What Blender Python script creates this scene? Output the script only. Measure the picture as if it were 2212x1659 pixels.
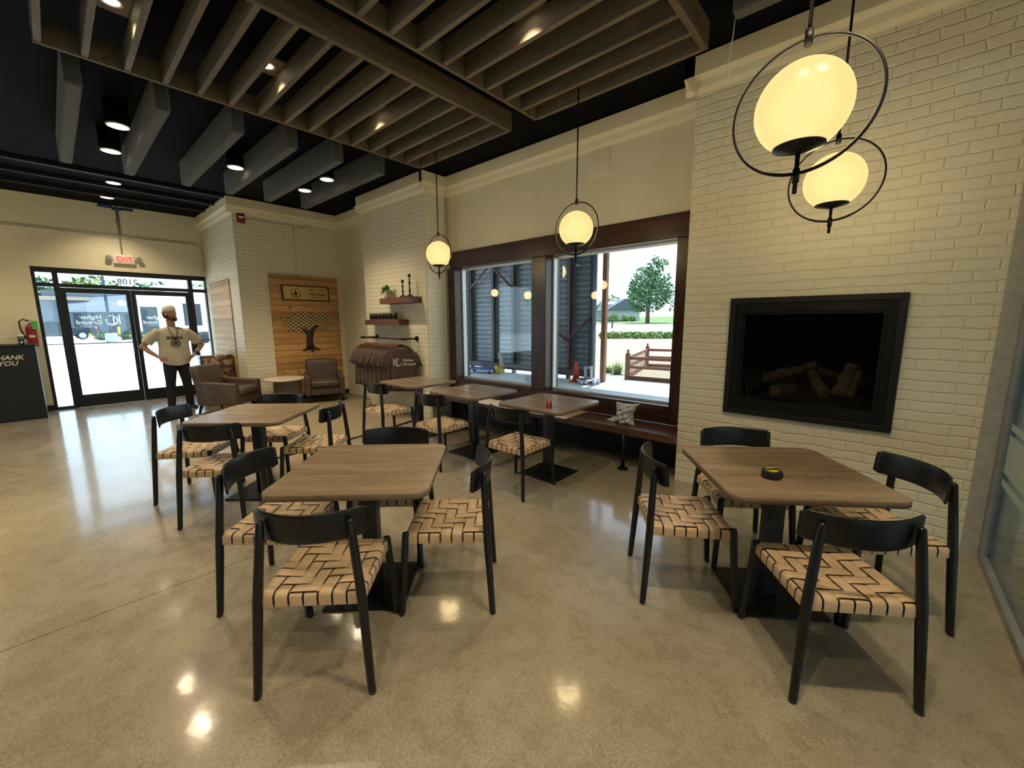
import bpy, math, random
from mathutils import Vector, Matrix, Euler
for o in list(bpy.data.objects): bpy.data.objects.remove(o)
SC = bpy.context.scene
COL = SC.collection
PI = math.pi
# ---------------------------------------------------------------- camera, sky, sun, exposure
cd = bpy.data.cameras.new('camera'); cam = bpy.data.objects.new('camera', cd); COL.objects.link(cam)
cd.sensor_fit = 'HORIZONTAL'; cd.sensor_width = 36.0; cd.lens = 881.545/2212*36.0
cd.clip_start = .05; cd.clip_end = 600
def cam_matrix(yaw, pitch, roll):
    f = Vector((math.cos(yaw)*math.cos(pitch), math.sin(yaw)*math.cos(pitch), math.sin(pitch)))
    r = Vector((math.sin(yaw), -math.cos(yaw), 0)); d = f.cross(r)
    r2 = math.cos(roll)*r + math.sin(roll)*d; d2 = f.cross(r2)
    return Matrix((r2, -d2, -f)).transposed()
cam.matrix_world = Matrix.Translation((0, 0, 1.55)) @ cam_matrix(math.radians(-48.15314), math.radians(-8.76705), math.radians(.2665)).to_4x4()
SC.camera = cam
SC.view_settings.view_transform = 'Standard'
SC.view_settings.look = 'None'
SC.view_settings.gamma = 1.0
SC.view_settings.use_curve_mapping = False
SC.view_settings.exposure = 0.12
w = bpy.data.worlds.new('sky'); SC.world = w; w.use_nodes = True
nt = w.node_tree; nt.nodes.clear()
wo = nt.nodes.new('ShaderNodeOutputWorld'); bg = nt.nodes.new('ShaderNodeBackground'); bg.inputs[1].default_value = 2.5
mx = nt.nodes.new('ShaderNodeMix'); mx.data_type = 'RGBA'; mx.inputs[0].default_value = .8
st = nt.nodes.new('ShaderNodeTexSky'); st.sky_type = 'NISHITA'; st.sun_disc = False; st.sun_elevation = math.radians(70); st.sun_rotation = 0.1
sm = nt.nodes.new('ShaderNodeVectorMath'); sm.operation = 'SCALE'; sm.inputs['Scale'].default_value = .22
nt.links.new(st.outputs[0], sm.inputs[0]); nt.links.new(sm.outputs[0], mx.inputs[6]); mx.inputs[7].default_value = (.76, .92, 1.12, 1)
nt.links.new(mx.outputs[2], bg.inputs[0]); nt.links.new(bg.outputs[0], wo.inputs[0])
sl = bpy.data.lights.new('sun', 'SUN'); sl.energy = 10.0; sl.angle = .01; sl.color = (.93, .97, 1.0)
sun = bpy.data.objects.new('sun', sl); COL.objects.link(sun)
sun.rotation_euler = Vector((.05, -.27, 1.0)).to_track_quat('Z', 'Y').to_euler()
SPOT_W = 88.0       # watts of one recessed can light
# ---------------------------------------------------------------- mesh helpers
class MB:
    def __init__(s): s.v = []; s.f = []; s.m = []; s.sm = []
    def add(s, vs, fs, mi=0, smooth=False):
        b = len(s.v); s.v += [tuple(p) for p in vs]; s.f += [tuple(b+i for i in f) for f in fs]
        s.m += [mi]*len(fs); s.sm += [smooth]*len(fs); return s
    def box(s, x0, x1, y0, y1, z0, z1, mi=0, M=None):
        x0, x1 = min(x0, x1), max(x0, x1); y0, y1 = min(y0, y1), max(y0, y1); z0, z1 = min(z0, z1), max(z0, z1)
        vs = [Vector((x, y, z)) for z in (z0, z1) for y in (y0, y1) for x in (x0, x1)]
        if M: vs = [M @ v for v in vs]
        return s.add(vs, [(0,2,3,1),(4,5,7,6),(0,1,5,4),(2,6,7,3),(0,4,6,2),(1,3,7,5)], mi)
    def rbox(s, x0, x1, y0, y1, z0, z1, r=.01, mi=0, M=None, seg=3):
        # box with rounded vertical edges and softened top and bottom
        r = min(r, (x1-x0)/2-1e-4, (y1-y0)/2-1e-4); c = min(r, (z1-z0)/2-1e-4)
        def ring(ins, z):
            o = []; rr = max(r-ins, 1e-4)
            for cx, cy, a0 in ((x1-r, y1-r, 0), (x0+r, y1-r, PI/2), (x0+r, y0+r, PI), (x1-r, y0+r, 1.5*PI)):
                for k in range(seg+1):
                    a = a0+k*PI/2/seg; o.append(Vector((cx+rr*math.cos(a), cy+rr*math.sin(a), z)))
            return o
        rings = []
        for k in range(seg+1):
            a = k*PI/2/seg; rings.append(ring(c*(1-math.sin(a)), z0+c*(1-math.cos(a))))
        for k in range(seg, -1, -1):
            a = k*PI/2/seg; rings.append(ring(c*(1-math.sin(a)), z1-c*(1-math.cos(a))))
        return s.loft(rings, mi, True, True, M, True)
    def loft(s, rings, mi=0, cap0=True, cap1=True, M=None, smooth=True, closed=True):
        n = len(rings[0]); vs = [Vector(p) for r in rings for p in r]
        if M: vs = [M @ v for v in vs]
        fs = []
        for i in range(len(rings)-1):
            for j in range(n if closed else n-1):
                k = (j+1) % n; fs.append((i*n+j, i*n+k, (i+1)*n+k, (i+1)*n+j))
        b = len(s.v); s.add(vs, fs, mi, smooth)
        caps = []
        if cap0: caps.append(tuple(b+j for j in range(n-1, -1, -1)))
        if cap1: caps.append(tuple(b+(len(rings)-1)*n+j for j in range(n)))
        for c in caps: s.f.append(c); s.m.append(mi); s.sm.append(False)
        return s
    def cyl(s, p0, p1, r0, r1=None, n=16, mi=0, cap=True, smooth=True, M=None):
        return s.tube([p0, p1], [r0, r0 if r1 is None else r1], n, mi, cap, smooth, M)
    def tube(s, pts, rad, n=10, mi=0, cap=True, smooth=True, M=None, flat=1.0, closed=False):
        pts = [Vector(p) for p in pts]
        if not hasattr(rad, '__len__'): rad = [rad]*len(pts)
        rings = []; up = None
        N = len(pts)
        for i, p in enumerate(pts):
            if closed: t = pts[(i+1) % N]-pts[i-1]
            else: t = (pts[min(i+1, N-1)]-pts[max(i-1, 0)])
            t = t.normalized()
            if up is None: up = Vector((0, 0, 1)) if abs(t.z) < .9 else Vector((1, 0, 0))
            a = up-t*up.dot(t)
            a = a.normalized() if a.length > 1e-6 else t.orthogonal().normalized()
            up = a; b = t.cross(a)
            rings.append([p+rad[i]*(math.cos(2*PI*k/n)*a*flat+math.sin(2*PI*k/n)*b) for k in range(n)])
        if closed: rings.append(rings[0]); cap = False
        return s.loft(rings, mi, cap, cap, M, smooth)
    def lathe(s, prof, c=(0, 0, 0), n=24, mi=0, M=None, cap=True, smooth=True):
        rings = [[(c[0]+r*math.cos(2*PI*k/n), c[1]+r*math.sin(2*PI*k/n), c[2]+z) for k in range(n)] for r, z in prof]
        return s.loft(rings, mi, cap, cap, M, smooth)
    def ball(s, c, r, n=16, m=10, mi=0, M=None):
        if not hasattr(r, '__len__'): r = (r, r, r)
        rings = []
        for i in range(m+1):
            t = -PI/2+PI*i/m; rr = max(math.cos(t), 1e-3)
            rings.append([(c[0]+r[0]*rr*math.cos(2*PI*k/n), c[1]+r[1]*rr*math.sin(2*PI*k/n), c[2]+r[2]*math.sin(t)) for k in range(n)])
        return s.loft(rings, mi, True, True, M, True)
    def prism(s, poly, z0, z1, mi=0, M=None, smooth=False):
        return s.loft([[(x, y, z0) for x, y in poly], [(x, y, z1) for x, y in poly]], mi, True, True, M, smooth)
    def build(s, name, mats, parent=None, bevel=0, sub=0):
        me = bpy.data.meshes.new(name); me.from_pydata(s.v, [], s.f)
        if not isinstance(mats, (list, tuple)): mats = [mats]
        for m in mats: me.materials.append(m)
        for p, mi, sm_ in zip(me.polygons, s.m, s.sm): p.material_index = mi; p.use_smooth = sm_
        me.update()
        o = bpy.data.objects.new(name, me); COL.objects.link(o)
        if parent: o.parent = parent
        if bevel:
            b = o.modifiers.new('bevel', 'BEVEL'); b.width = bevel; b.segments = 2; b.limit_method = 'ANGLE'
        if sub:
            b = o.modifiers.new('sub', 'SUBSURF'); b.levels = sub; b.render_levels = sub
        return o
def rrect(x0, x1, y0, y1, r, seg=6):
    o = []
    for cx, cy, a0 in ((x1-r, y1-r, 0), (x0+r, y1-r, PI/2), (x0+r, y0+r, PI), (x1-r, y0+r, 1.5*PI)):
        for k in range(seg+1):
            a = a0+k*PI/2/seg; o.append((cx+r*math.cos(a), cy+r*math.sin(a)))
    return o
def tag(o, label=None, cat=None, group=None, kind=None):
    if label: o['label'] = label
    if cat: o['category'] = cat
    if group: o['group'] = group
    if kind: o['kind'] = kind
    return o
def empty(name, loc=(0, 0, 0), rz=0.0, label=None, cat=None, group=None, kind=None):
    o = bpy.data.objects.new(name, None); COL.objects.link(o); o.location = loc; o.rotation_euler = (0, 0, rz)
    o.empty_display_size = .1
    return tag(o, label, cat, group, kind)
def struct(o, label=None): return tag(o, label, None, None, 'structure')
def copy_tree(o, parent=None):
    c = o.copy(); COL.objects.link(c); c.parent = parent
    for ch in [x for x in bpy.data.objects if x.parent == o]: copy_tree(ch, c)
    return c
def text(name, body, size, m, parent, loc, rot, extr=.001, off=0.0, shear=0.0, align='LEFT', space=1.0, sx=1.0, flip=False):
    c = bpy.data.curves.new(name, 'FONT'); c.body = body; c.size = size; c.extrude = extr; c.offset = off
    c.shear = shear; c.align_x = align; c.space_character = space; c.resolution_u = 3
    t = bpy.data.objects.new(name+'_curve', c); COL.objects.link(t)
    bpy.context.view_layer.update()
    me = bpy.data.meshes.new_from_object(t.evaluated_get(bpy.context.evaluated_depsgraph_get()))
    bpy.data.objects.remove(t)
    me.name = name; me.materials.clear(); me.materials.append(m)
    for v in me.vertices: v.co.x *= sx
    o = bpy.data.objects.new(name, me); COL.objects.link(o); o.location = loc; o.rotation_euler = rot
    if parent: o.parent = parent
    return o
FACE_MX = (PI/2, 0, -PI/2)      # lettering read by someone looking towards +X
FACE_PX = (PI/2, 0, PI/2)       # lettering read by someone looking towards -X
# ---------------------------------------------------------------- materials
def newmat(name):
    m = bpy.data.materials.new(name); m.use_nodes = True; n = m.node_tree
    b = n.nodes['Principled BSDF']; return m, n, b
def N(n, t, **kw):
    x = n.nodes.new(t)
    for k, v in kw.items():
        if k[0] == 'i' and k[1:].isdigit(): x.inputs[int(k[1:])].default_value = v
        else: setattr(x, k, v)
    return x
def plain(name, c, rough=.5, metal=0.0, spec=.5, var=0.08, nscale=18.0, bump=0.0, bscale=80.0, emit=None, es=0.0, coat=0.0, sheen=0.0):
    m, n, b = newmat(name)
    b.inputs['Roughness'].default_value = rough; b.inputs['Metallic'].default_value = metal
    b.inputs['Specular IOR Level'].default_value = spec; b.inputs['Coat Weight'].default_value = coat
    b.inputs['Sheen Weight'].default_value = sheen
    tc = N(n, 'ShaderNodeTexCoord')
    nz = N(n, 'ShaderNodeTexNoise'); nz.inputs['Scale'].default_value = nscale; nz.inputs['Detail'].default_value = 4
    n.links.new(tc.outputs['Object'], nz.inputs['Vector'])
    cr = N(n, 'ShaderNodeValToRGB')
    cr.color_ramp.elements[0].position = .3; cr.color_ramp.elements[1].position = .7
    cr.color_ramp.elements[0].color = tuple(x*(1-var) for x in c)+(1,); cr.color_ramp.elements[1].color = tuple(min(1, x*(1+var)) for x in c)+(1,)
    n.links.new(nz.outputs['Fac'], cr.inputs[0]); n.links.new(cr.outputs[0], b.inputs['Base Color'])
    if bump:
        n2 = N(n, 'ShaderNodeTexNoise'); n2.inputs['Scale'].default_value = bscale; n2.inputs['Detail'].default_value = 3
        n.links.new(tc.outputs['Object'], n2.inputs['Vector'])
        bp = N(n, 'ShaderNodeBump'); bp.inputs['Strength'].default_value = bump; bp.inputs['Distance'].default_value = .004
        n.links.new(n2.outputs['Fac'], bp.inputs['Height']); n.links.new(bp.outputs[0], b.inputs['Normal'])
    if emit: b.inputs['Emission Color'].default_value = tuple(emit)+(1,); b.inputs['Emission Strength'].default_value = es
    return m
def wood(name, c0, c1, axis='x', scale=1.0, rough=.45, spec=.5, bump=.15, plank=0.0, knots=False, coat=0.0, dist=3.0):
    m, n, b = newmat(name)
    b.inputs['Roughness'].default_value = rough; b.inputs['Specular IOR Level'].default_value = spec; b.inputs['Coat Weight'].default_value = coat
    tc = N(n, 'ShaderNodeTexCoord'); mp = N(n, 'ShaderNodeMapping')
    s = {'x': (.12, 1, 1), 'y': (1, .12, 1), 'z': (1, 1, .12)}[axis]
    mp.inputs['Scale'].default_value = tuple(q*scale for q in s)
    src = tc.outputs['Object']
    if plank:
        # every board gets an offset of its own
        sep = N(n, 'ShaderNodeSeparateXYZ'); n.links.new(src, sep.inputs[0])
        dv = N(n, 'ShaderNodeMath', operation='DIVIDE'); dv.inputs[1].default_value = plank; n.links.new(sep.outputs['Z'], dv.inputs[0])
        fl = N(n, 'ShaderNodeMath', operation='FLOOR'); n.links.new(dv.outputs[0], fl.inputs[0])
        wn = N(n, 'ShaderNodeTexWhiteNoise', noise_dimensions='1D'); n.links.new(fl.outputs[0], wn.inputs['W'])
        ad = N(n, 'ShaderNodeVectorMath', operation='MULTIPLY_ADD'); n.links.new(wn.outputs['Color'], ad.inputs[0]); ad.inputs[1].default_value = (9, 9, 9)
        n.links.new(src, ad.inputs[2]); src = ad.outputs[0]
    n.links.new(src, mp.inputs[0])
    nz = N(n, 'ShaderNodeTexNoise'); nz.inputs['Scale'].default_value = 9; nz.inputs['Detail'].default_value = 6; nz.inputs['Distortion'].default_value = .6
    n.links.new(mp.outputs[0], nz.inputs['Vector'])
    wv = N(n, 'ShaderNodeTexNoise'); wv.inputs['Scale'].default_value = 55; wv.inputs['Detail'].default_value = 3; wv.inputs['Distortion'].default_value = dist
    n.links.new(mp.outputs[0], wv.inputs['Vector'])
    mm = N(n, 'ShaderNodeMath', operation='MULTIPLY_ADD'); mm.inputs[1].default_value = .45; n.links.new(wv.outputs['Fac'], mm.inputs[0])
    m2 = N(n, 'ShaderNodeMath', operation='MULTIPLY'); m2.inputs[1].default_value = .6; n.links.new(nz.outputs['Fac'], m2.inputs[0]); n.links.new(m2.outputs[0], mm.inputs[2])
    cr = N(n, 'ShaderNodeValToRGB'); cr.color_ramp.elements[0].position = .38; cr.color_ramp.elements[1].position = .66
    cr.color_ramp.elements[0].color = tuple(c0)+(1,); cr.color_ramp.elements[1].color = tuple(c1)+(1,)
    n.links.new(mm.outputs[0], cr.inputs[0]); out = cr.outputs[0]
    if plank:
        fr = N(n, 'ShaderNodeMath', operation='FRACT'); n.links.new(dv.outputs[0], fr.inputs[0])
        lt = N(n, 'ShaderNodeMath', operation='GREATER_THAN'); lt.inputs[1].default_value = .04; n.links.new(fr.outputs[0], lt.inputs[0])
        mr = N(n, 'ShaderNodeMapRange'); n.links.new(wn.outputs['Value'], mr.inputs[0]); mr.inputs[3].default_value = .75; mr.inputs[4].default_value = 1.25
        hm = N(n, 'ShaderNodeVectorMath', operation='SCALE'); n.links.new(out, hm.inputs[0]); n.links.new(mr.outputs[0], hm.inputs['Scale'])
        out = hm.outputs[0]
        mk = N(n, 'ShaderNodeMix', data_type='RGBA'); n.links.new(lt.outputs[0], mk.inputs[0]); mk.inputs[6].default_value = tuple(q*.35 for q in c0)+(1,)
        n.links.new(out, mk.inputs[7]); out = mk.outputs[2]
    if knots:
        vo = N(n, 'ShaderNodeTexVoronoi'); vo.inputs['Scale'].default_value = 3.2; n.links.new(src, vo.inputs['Vector'])
        k = N(n, 'ShaderNodeMapRange'); n.links.new(vo.outputs['Distance'], k.inputs[0]); k.inputs[1].default_value = .04; k.inputs[2].default_value = .11
        kk = N(n, 'ShaderNodeMix', data_type='RGBA'); n.links.new(k.outputs[0], kk.inputs[0]); kk.inputs[6].default_value = (.12, .045, .015, 1); n.links.new(out, kk.inputs[7]); out = kk.outputs[2]
    n.links.new(out, b.inputs['Base Color'])
    bp = N(n, 'ShaderNodeBump'); bp.inputs['Strength'].default_value = bump; bp.inputs['Distance'].default_value = .002
    n.links.new(mm.outputs[0], bp.inputs['Height']); n.links.new(bp.outputs[0], b.inputs['Normal'])
    return m
def brick(name, axis, c, bw=.205, bh=.071, mort=.009, strength=.55, dist=.010, rough=.55, wob=.022, var=.05):
    m, n, b = newmat(name); b.inputs['Roughness'].default_value = rough; b.inputs['Specular IOR Level'].default_value = .35
    tc = N(n, 'ShaderNodeTexCoord'); sp = N(n, 'ShaderNodeSeparateXYZ'); cb = N(n, 'ShaderNodeCombineXYZ')
    n.links.new(tc.outputs['Object'], sp.inputs[0])
    n.links.new(sp.outputs['X' if axis == 'x' else 'Y'], cb.inputs[0]); n.links.new(sp.outputs['Z'], cb.inputs[1])
    nz = N(n, 'ShaderNodeTexNoise'); nz.inputs['Scale'].default_value = 5.5; nz.inputs['Detail'].default_value = 3; n.links.new(tc.outputs['Object'], nz.inputs['Vector'])
    sb = N(n, 'ShaderNodeVectorMath', operation='SUBTRACT'); sb.inputs[1].default_value = (.5, .5, .5); n.links.new(nz.outputs['Color'], sb.inputs[0])
    ma = N(n, 'ShaderNodeVectorMath', operation='MULTIPLY_ADD'); ma.inputs[1].default_value = (wob*2.5, wob*1.6, 0); n.links.new(sb.outputs[0], ma.inputs[0]); n.links.new(cb.outputs[0], ma.inputs[2])
    bt = N(n, 'ShaderNodeTexBrick'); bt.offset = .5; bt.inputs['Scale'].default_value = 1.0
    bt.inputs['Brick Width'].default_value = bw; bt.inputs['Row Height'].default_value = bh; bt.inputs['Mortar Size'].default_value = mort; bt.inputs['Mortar Smooth'].default_value = .9
    bt.inputs['Color1'].default_value = (.35, .35, .35, 1); bt.inputs['Color2'].default_value = (1, 1, 1, 1); bt.inputs['Mortar'].default_value = (.5, .5, .5, 1)
    n.links.new(ma.outputs[0], bt.inputs['Vector'])
    inv = N(n, 'ShaderNodeMath', operation='SUBTRACT'); inv.inputs[0].default_value = 1; n.links.new(bt.outputs['Fac'], inv.inputs[1])
    # brick face relief: single bricks stand proud by different amounts, plus paint roughness
    n2 = N(n, 'ShaderNodeTexNoise'); n2.inputs['Scale'].default_value = 16; n2.inputs['Detail'].default_value = 5; n.links.new(tc.outputs['Object'], n2.inputs['Vector'])
    bw_ = N(n, 'ShaderNodeSeparateColor'); n.links.new(bt.outputs['Color'], bw_.inputs[0])
    a1 = N(n, 'ShaderNodeMath', operation='MULTIPLY_ADD'); a1.inputs[1].default_value = .35; n.links.new(bw_.outputs[0], a1.inputs[0]); n.links.new(inv.outputs[0], a1.inputs[2])
    a2 = N(n, 'ShaderNodeMath', operation='MULTIPLY_ADD'); a2.inputs[1].default_value = .55; n.links.new(n2.outputs['Fac'], a2.inputs[0]); n.links.new(a1.outputs[0], a2.inputs[2])
    bp = N(n, 'ShaderNodeBump'); bp.inputs['Strength'].default_value = strength; bp.inputs['Distance'].default_value = dist
    n.links.new(a2.outputs[0], bp.inputs['Height']); n.links.new(bp.outputs[0], b.inputs['Normal'])
    cr = N(n, 'ShaderNodeValToRGB'); cr.color_ramp.elements[0].color = tuple(q*(1-var) for q in c)+(1,); cr.color_ramp.elements[1].color = tuple(min(1, q*(1+var)) for q in c)+(1,)
    n.links.new(n2.outputs['Fac'], cr.inputs[0]); n.links.new(cr.outputs[0], b.inputs['Base Color'])
    return m
def glass(name, tint=(.93, .97, .96), refl=.9, rough=0.0, dirt=0.0):
    m, n, b = newmat(name); n.nodes.remove(b); out = n.nodes['Material Output']
    tr = N(n, 'ShaderNodeBsdfTransparent'); tr.inputs[0].default_value = tuple(tint)+(1,)
    gl = N(n, 'ShaderNodeBsdfGlossy'); gl.inputs['Roughness'].default_value = rough; gl.inputs[0].default_value = (refl, refl, refl, 1)
    ge = N(n, 'ShaderNodeNewGeometry'); dt = N(n, 'ShaderNodeVectorMath', operation='DOT_PRODUCT'); n.links.new(ge.outputs['Normal'], dt.inputs[0]); n.links.new(ge.outputs['Incoming'], dt.inputs[1])
    ab = N(n, 'ShaderNodeMath', operation='ABSOLUTE'); n.links.new(dt.outputs['Value'], ab.inputs[0]); om = N(n, 'ShaderNodeMath', operation='SUBTRACT'); om.inputs[0].default_value = 1; n.links.new(ab.outputs[0], om.inputs[1])
    pw = N(n, 'ShaderNodeMath', operation='POWER'); pw.inputs[1].default_value = 5; n.links.new(om.outputs[0], pw.inputs[0]); fr = N(n, 'ShaderNodeMath', operation='MULTIPLY_ADD'); fr.inputs[1].default_value = .96; fr.inputs[2].default_value = .04; n.links.new(pw.outputs[0], fr.inputs[0])
    mx_ = N(n, 'ShaderNodeMixShader'); n.links.new(fr.outputs[0], mx_.inputs[0]); n.links.new(tr.outputs[0], mx_.inputs[1]); n.links.new(gl.outputs[0], mx_.inputs[2])
    n.links.new(mx_.outputs[0], out.inputs[0]); return m
def opal():
    m, n, b = newmat('lit_opal_glass'); b.inputs['Base Color'].default_value = (.02, .018, .012, 1); b.inputs['Roughness'].default_value = .3; b.inputs['Specular IOR Level'].default_value = .2; out = n.nodes['Material Output']
    b.inputs['Emission Color'].default_value = (1.0, .77, .31, 1); b.inputs['Emission Strength'].default_value = .93
    t = N(n, 'ShaderNodeBsdfTransparent'); t.inputs[0].default_value = (1, .93, .74, 1); x = N(n, 'ShaderNodeMixShader'); x.inputs[0].default_value = .28
    n.links.new(b.outputs[0], x.inputs[1]); n.links.new(t.outputs[0], x.inputs[2]); n.links.new(x.outputs[0], out.inputs[0]); return m
def vinyl():
    m, n, b = newmat('white_vinyl'); b.inputs['Base Color'].default_value = (.95, .95, .95, 1); out = n.nodes['Material Output']
    t = N(n, 'ShaderNodeBsdfTranslucent'); t.inputs[0].default_value = (.95, .97, 1, 1); x = N(n, 'ShaderNodeMixShader'); x.inputs[0].default_value = .6
    n.links.new(b.outputs[0], x.inputs[1]); n.links.new(t.outputs[0], x.inputs[2]); n.links.new(x.outputs[0], out.inputs[0]); return m
CREAM = (.80, .745, .57)
M = dict(
    brick_x=brick('painted_brick_x', 'x', CREAM), brick_y=brick('painted_brick_y', 'y', CREAM),
    block_y=brick('painted_block_y', 'y', (.77, .72, .54), .8, .4, .006, .35, .006, wob=.004),
    plaster=plain('cream_plaster', (.80, .745, .56), .6, var=.03, nscale=3, bump=.25, bscale=14),
    ceiling=plain('black_ceiling', (.004, .005, .009), .9, var=.3, nscale=4, bump=.4, bscale=20, spec=.1),
    beam=plain('navy_black_steel', (.010, .011, .017), .6, var=.2, spec=.3),
    felt=plain('grey_felt', (.085, .09, .085), .95, var=.35, nscale=160, bump=.8, bscale=300, spec=.1, sheen=.2),
    slat=wood('weathered_oak_slat', (.10, .082, .055), (.20, .165, .115), 'x', 1.2, .6, .3),
    slat_y=wood('weathered_oak_beam', (.09, .07, .042), (.19, .145, .09), 'y', 1.2, .6, .3, knots=True),
    dwood_x=wood('dark_stained_wood_x', (.016, .006, .003), (.092, .036, .018), 'x', 1.1, .35, .5, .3, dist=2),
    dwood_z=wood('dark_stained_wood_z', (.016, .006, .003), (.092, .036, .018), 'z', 1.1, .35, .5, .3, dist=2),
    bench=wood('glossy_bench_wood', (.03, .012, .007), (.13, .05, .028), 'x', 1.0, .36, .9, .35),
    shelf=wood('shelf_wood', (.07, .022, .012), (.19, .075, .045), 'x', 1.0, .45, .4),
    pine=wood('pine_boards', (.40, .19, .06), (.66, .38, .15), 'y', .8, .5, .35, .15, plank=.125, knots=True),
    pine_x=wood('pale_pine_boards', (.46, .29, .14), (.68, .48, .27), 'x', .8, .55, .3, .15, plank=.125, knots=True),
    top=wood('oak_laminate', (.175, .122, .076), (.32, .243, .166), 'x', 1.3, .27, .6, .06),
    top_edge=wood('oak_laminate_edge', (.15, .105, .068), (.26, .195, .13), 'x', 1.3, .5, .4, .06),
    chair=wood('black_stained_ash', (.003, .004, .005), (.009, .011, .013), 'z', 2.0, .32, .5, .25),
    leather=plain('tan_leather', (.60, .43, .265), .42, var=.12, nscale=11, bump=.15, bscale=220, spec=.5),
    under=plain('black_frame', (.008, .008, .009), .6),
    blackmetal=plain('black_metal', (.008, .008, .010), .42, .3, bump=.1, bscale=200),
    column=plain('dark_grey_steel', (.05, .05, .052), .42, .5, var=.1),
    aluminium=plain('dark_bronze_aluminium', (.018, .019, .02), .4, .4),
    whitealu=plain('white_aluminium', (.7, .72, .72), .4, .2),
    globe=opal(),
    lamp=plain('lit_lens', (.9, .9, .85), .4, var=0, emit=(1.0, .86, .62), es=6.0),
    trimwhite=plain('white_trim', (.75, .73, .68), .4, var=.02),
    glass=glass('window_glass'), glass_store=glass('storefront_glass', (.90, .97, .96)),
    glass_fire=glass('smoked_glass', (.68, .69, .69), .4), glass_part=glass('partition_glass', (.80, .86, .82)), frost=plain('frosted_film', (.50, .62, .60), .55, var=.05, nscale=3),
    armfab=plain('brown_leather', (.085, .062, .048), .5, var=.18, nscale=9, bump=.2, bscale=120),
    stone=plain('pale_stone_top', (.62, .55, .46), .35, var=.1, nscale=8), drum=wood('grey_oak_drum', (.14, .10, .07), (.22, .17, .12), 'z', 1, .5),
    shirtbrown=plain('brown_cotton', (.085, .052, .040), .9, var=.12, nscale=60, bump=.2, bscale=400, sheen=.2),
    print=plain('cream_print', (.75, .68, .58), .8, var=.05), white=plain('white_paint', (.85, .85, .83), .5, var=.02),
    whitevinyl=vinyl(),
    gold=plain('brushed_brass', (.60, .44, .15), .38, .45, var=.06, nscale=2), goldleaf=plain('gilded_leaf', (.75, .58, .27), .45, .1, var=.15, nscale=30),
    bark=plain('carved_wood_and_leaf_shade', (.04, .018, .012), .6, var=.3, nscale=40), ink=plain('dark_ink', (.015, .008, .004), .6),
    red=plain('red_plastic', (.24, .012, .015), .4), redglow=plain('lit_red_letters', (.8, .05, .03), .4, var=0, emit=(1, .05, .04), es=2.2),
    tshirt=plain('cream_cotton', (.62, .57, .44), .9, var=.05, nscale=20, bump=.25, bscale=30, sheen=.2),
    skin=plain('skin', (.50, .27, .19), .5, var=.06, nscale=14), hair=plain('brown_beard', (.06, .03, .018), .85, var=.3, nscale=200, bump=.6, bscale=300),
    jeans=plain('black_trousers', (.012, .014, .020), .85, var=.2, nscale=30, bump=.3, bscale=30), cap=plain('white_cap', (.72, .70, .62), .8, var=.05),
    black=plain('matte_black', (.008, .008, .009), .55), blackpaint=plain('black_cabinet_laminate', (.006, .009, .010), .45, var=.1),
    yellow=plain('yellow_plastic', (.85, .55, .02), .35), orange=plain('orange_plastic', (.80, .10, .02), .35),
    firebrick=plain('charred_panel', (.003, .007, .007), .7), ash=plain('ceramic_log', (.17, .12, .075), .9, var=.55, nscale=22, bump=1.0, bscale=35),
    cutwood=plain('cut_log_end', (.30, .20, .11), .85, var=.25, nscale=30, bump=.4),
    leafgreen=plain('house_plant_leaf', (.06, .19, .035), .45, var=.3, nscale=40), pot=plain('speckled_pot', (.62, .56, .48), .5, var=.35, nscale=25),
    kraft=plain('brown_cardboard', (.42, .27, .14), .8), paper=plain('white_board', (.80, .76, .66), .6, var=.03),
    conc=plain('grey_steel_post', (.30, .31, .31), .45, .35, var=.15, nscale=6), tape=plain('blue_tape', (.015, .05, .18), .5),
    conduit=plain('painted_conduit', (.66, .61, .48), .4, var=.05), seal=plain('grey_sealant', (.42, .43, .41), .7, var=.12, nscale=20),
    chrome=plain('steel', (.6, .6, .6), .25, .9), blacksteel=plain('black_pipe', (.01, .01, .012), .35, .5),
)
def rug_mat():
    m, n, b = newmat('woven_rug'); b.inputs['Roughness'].default_value = .95; b.inputs['Specular IOR Level'].default_value = .15
    tc = N(n, 'ShaderNodeTexCoord'); wv = N(n, 'ShaderNodeTexWave', wave_type='BANDS', bands_direction='X'); wv.inputs['Scale'].default_value = 14; wv.inputs['Distortion'].default_value = 2.5; wv.inputs['Detail'].default_value = 3; wv.inputs['Detail Scale'].default_value = 3
    n.links.new(tc.outputs['Object'], wv.inputs['Vector'])
    nz = N(n, 'ShaderNodeTexNoise'); nz.inputs['Scale'].default_value = 60; n.links.new(tc.outputs['Object'], nz.inputs['Vector'])
    mm = N(n, 'ShaderNodeMath', operation='MULTIPLY'); n.links.new(wv.outputs['Fac'], mm.inputs[0]); n.links.new(nz.outputs['Fac'], mm.inputs[1])
    cr = N(n, 'ShaderNodeValToRGB'); cr.color_ramp.elements[0].position = .1; cr.color_ramp.elements[1].position = .55
    cr.color_ramp.elements[0].color = (.16, .13, .085, 1); cr.color_ramp.elements[1].color = (.46, .38, .26, 1)
    n.links.new(mm.outputs[0], cr.inputs[0]); n.links.new(cr.outputs[0], b.inputs['Base Color'])
    bp = N(n, 'ShaderNodeBump'); bp.inputs['Strength'].default_value = .5; bp.inputs['Distance'].default_value = .004; n.links.new(mm.outputs[0], bp.inputs['Height']); n.links.new(bp.outputs[0], b.inputs['Normal'])
    return m
M['rug'] = rug_mat()
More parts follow.
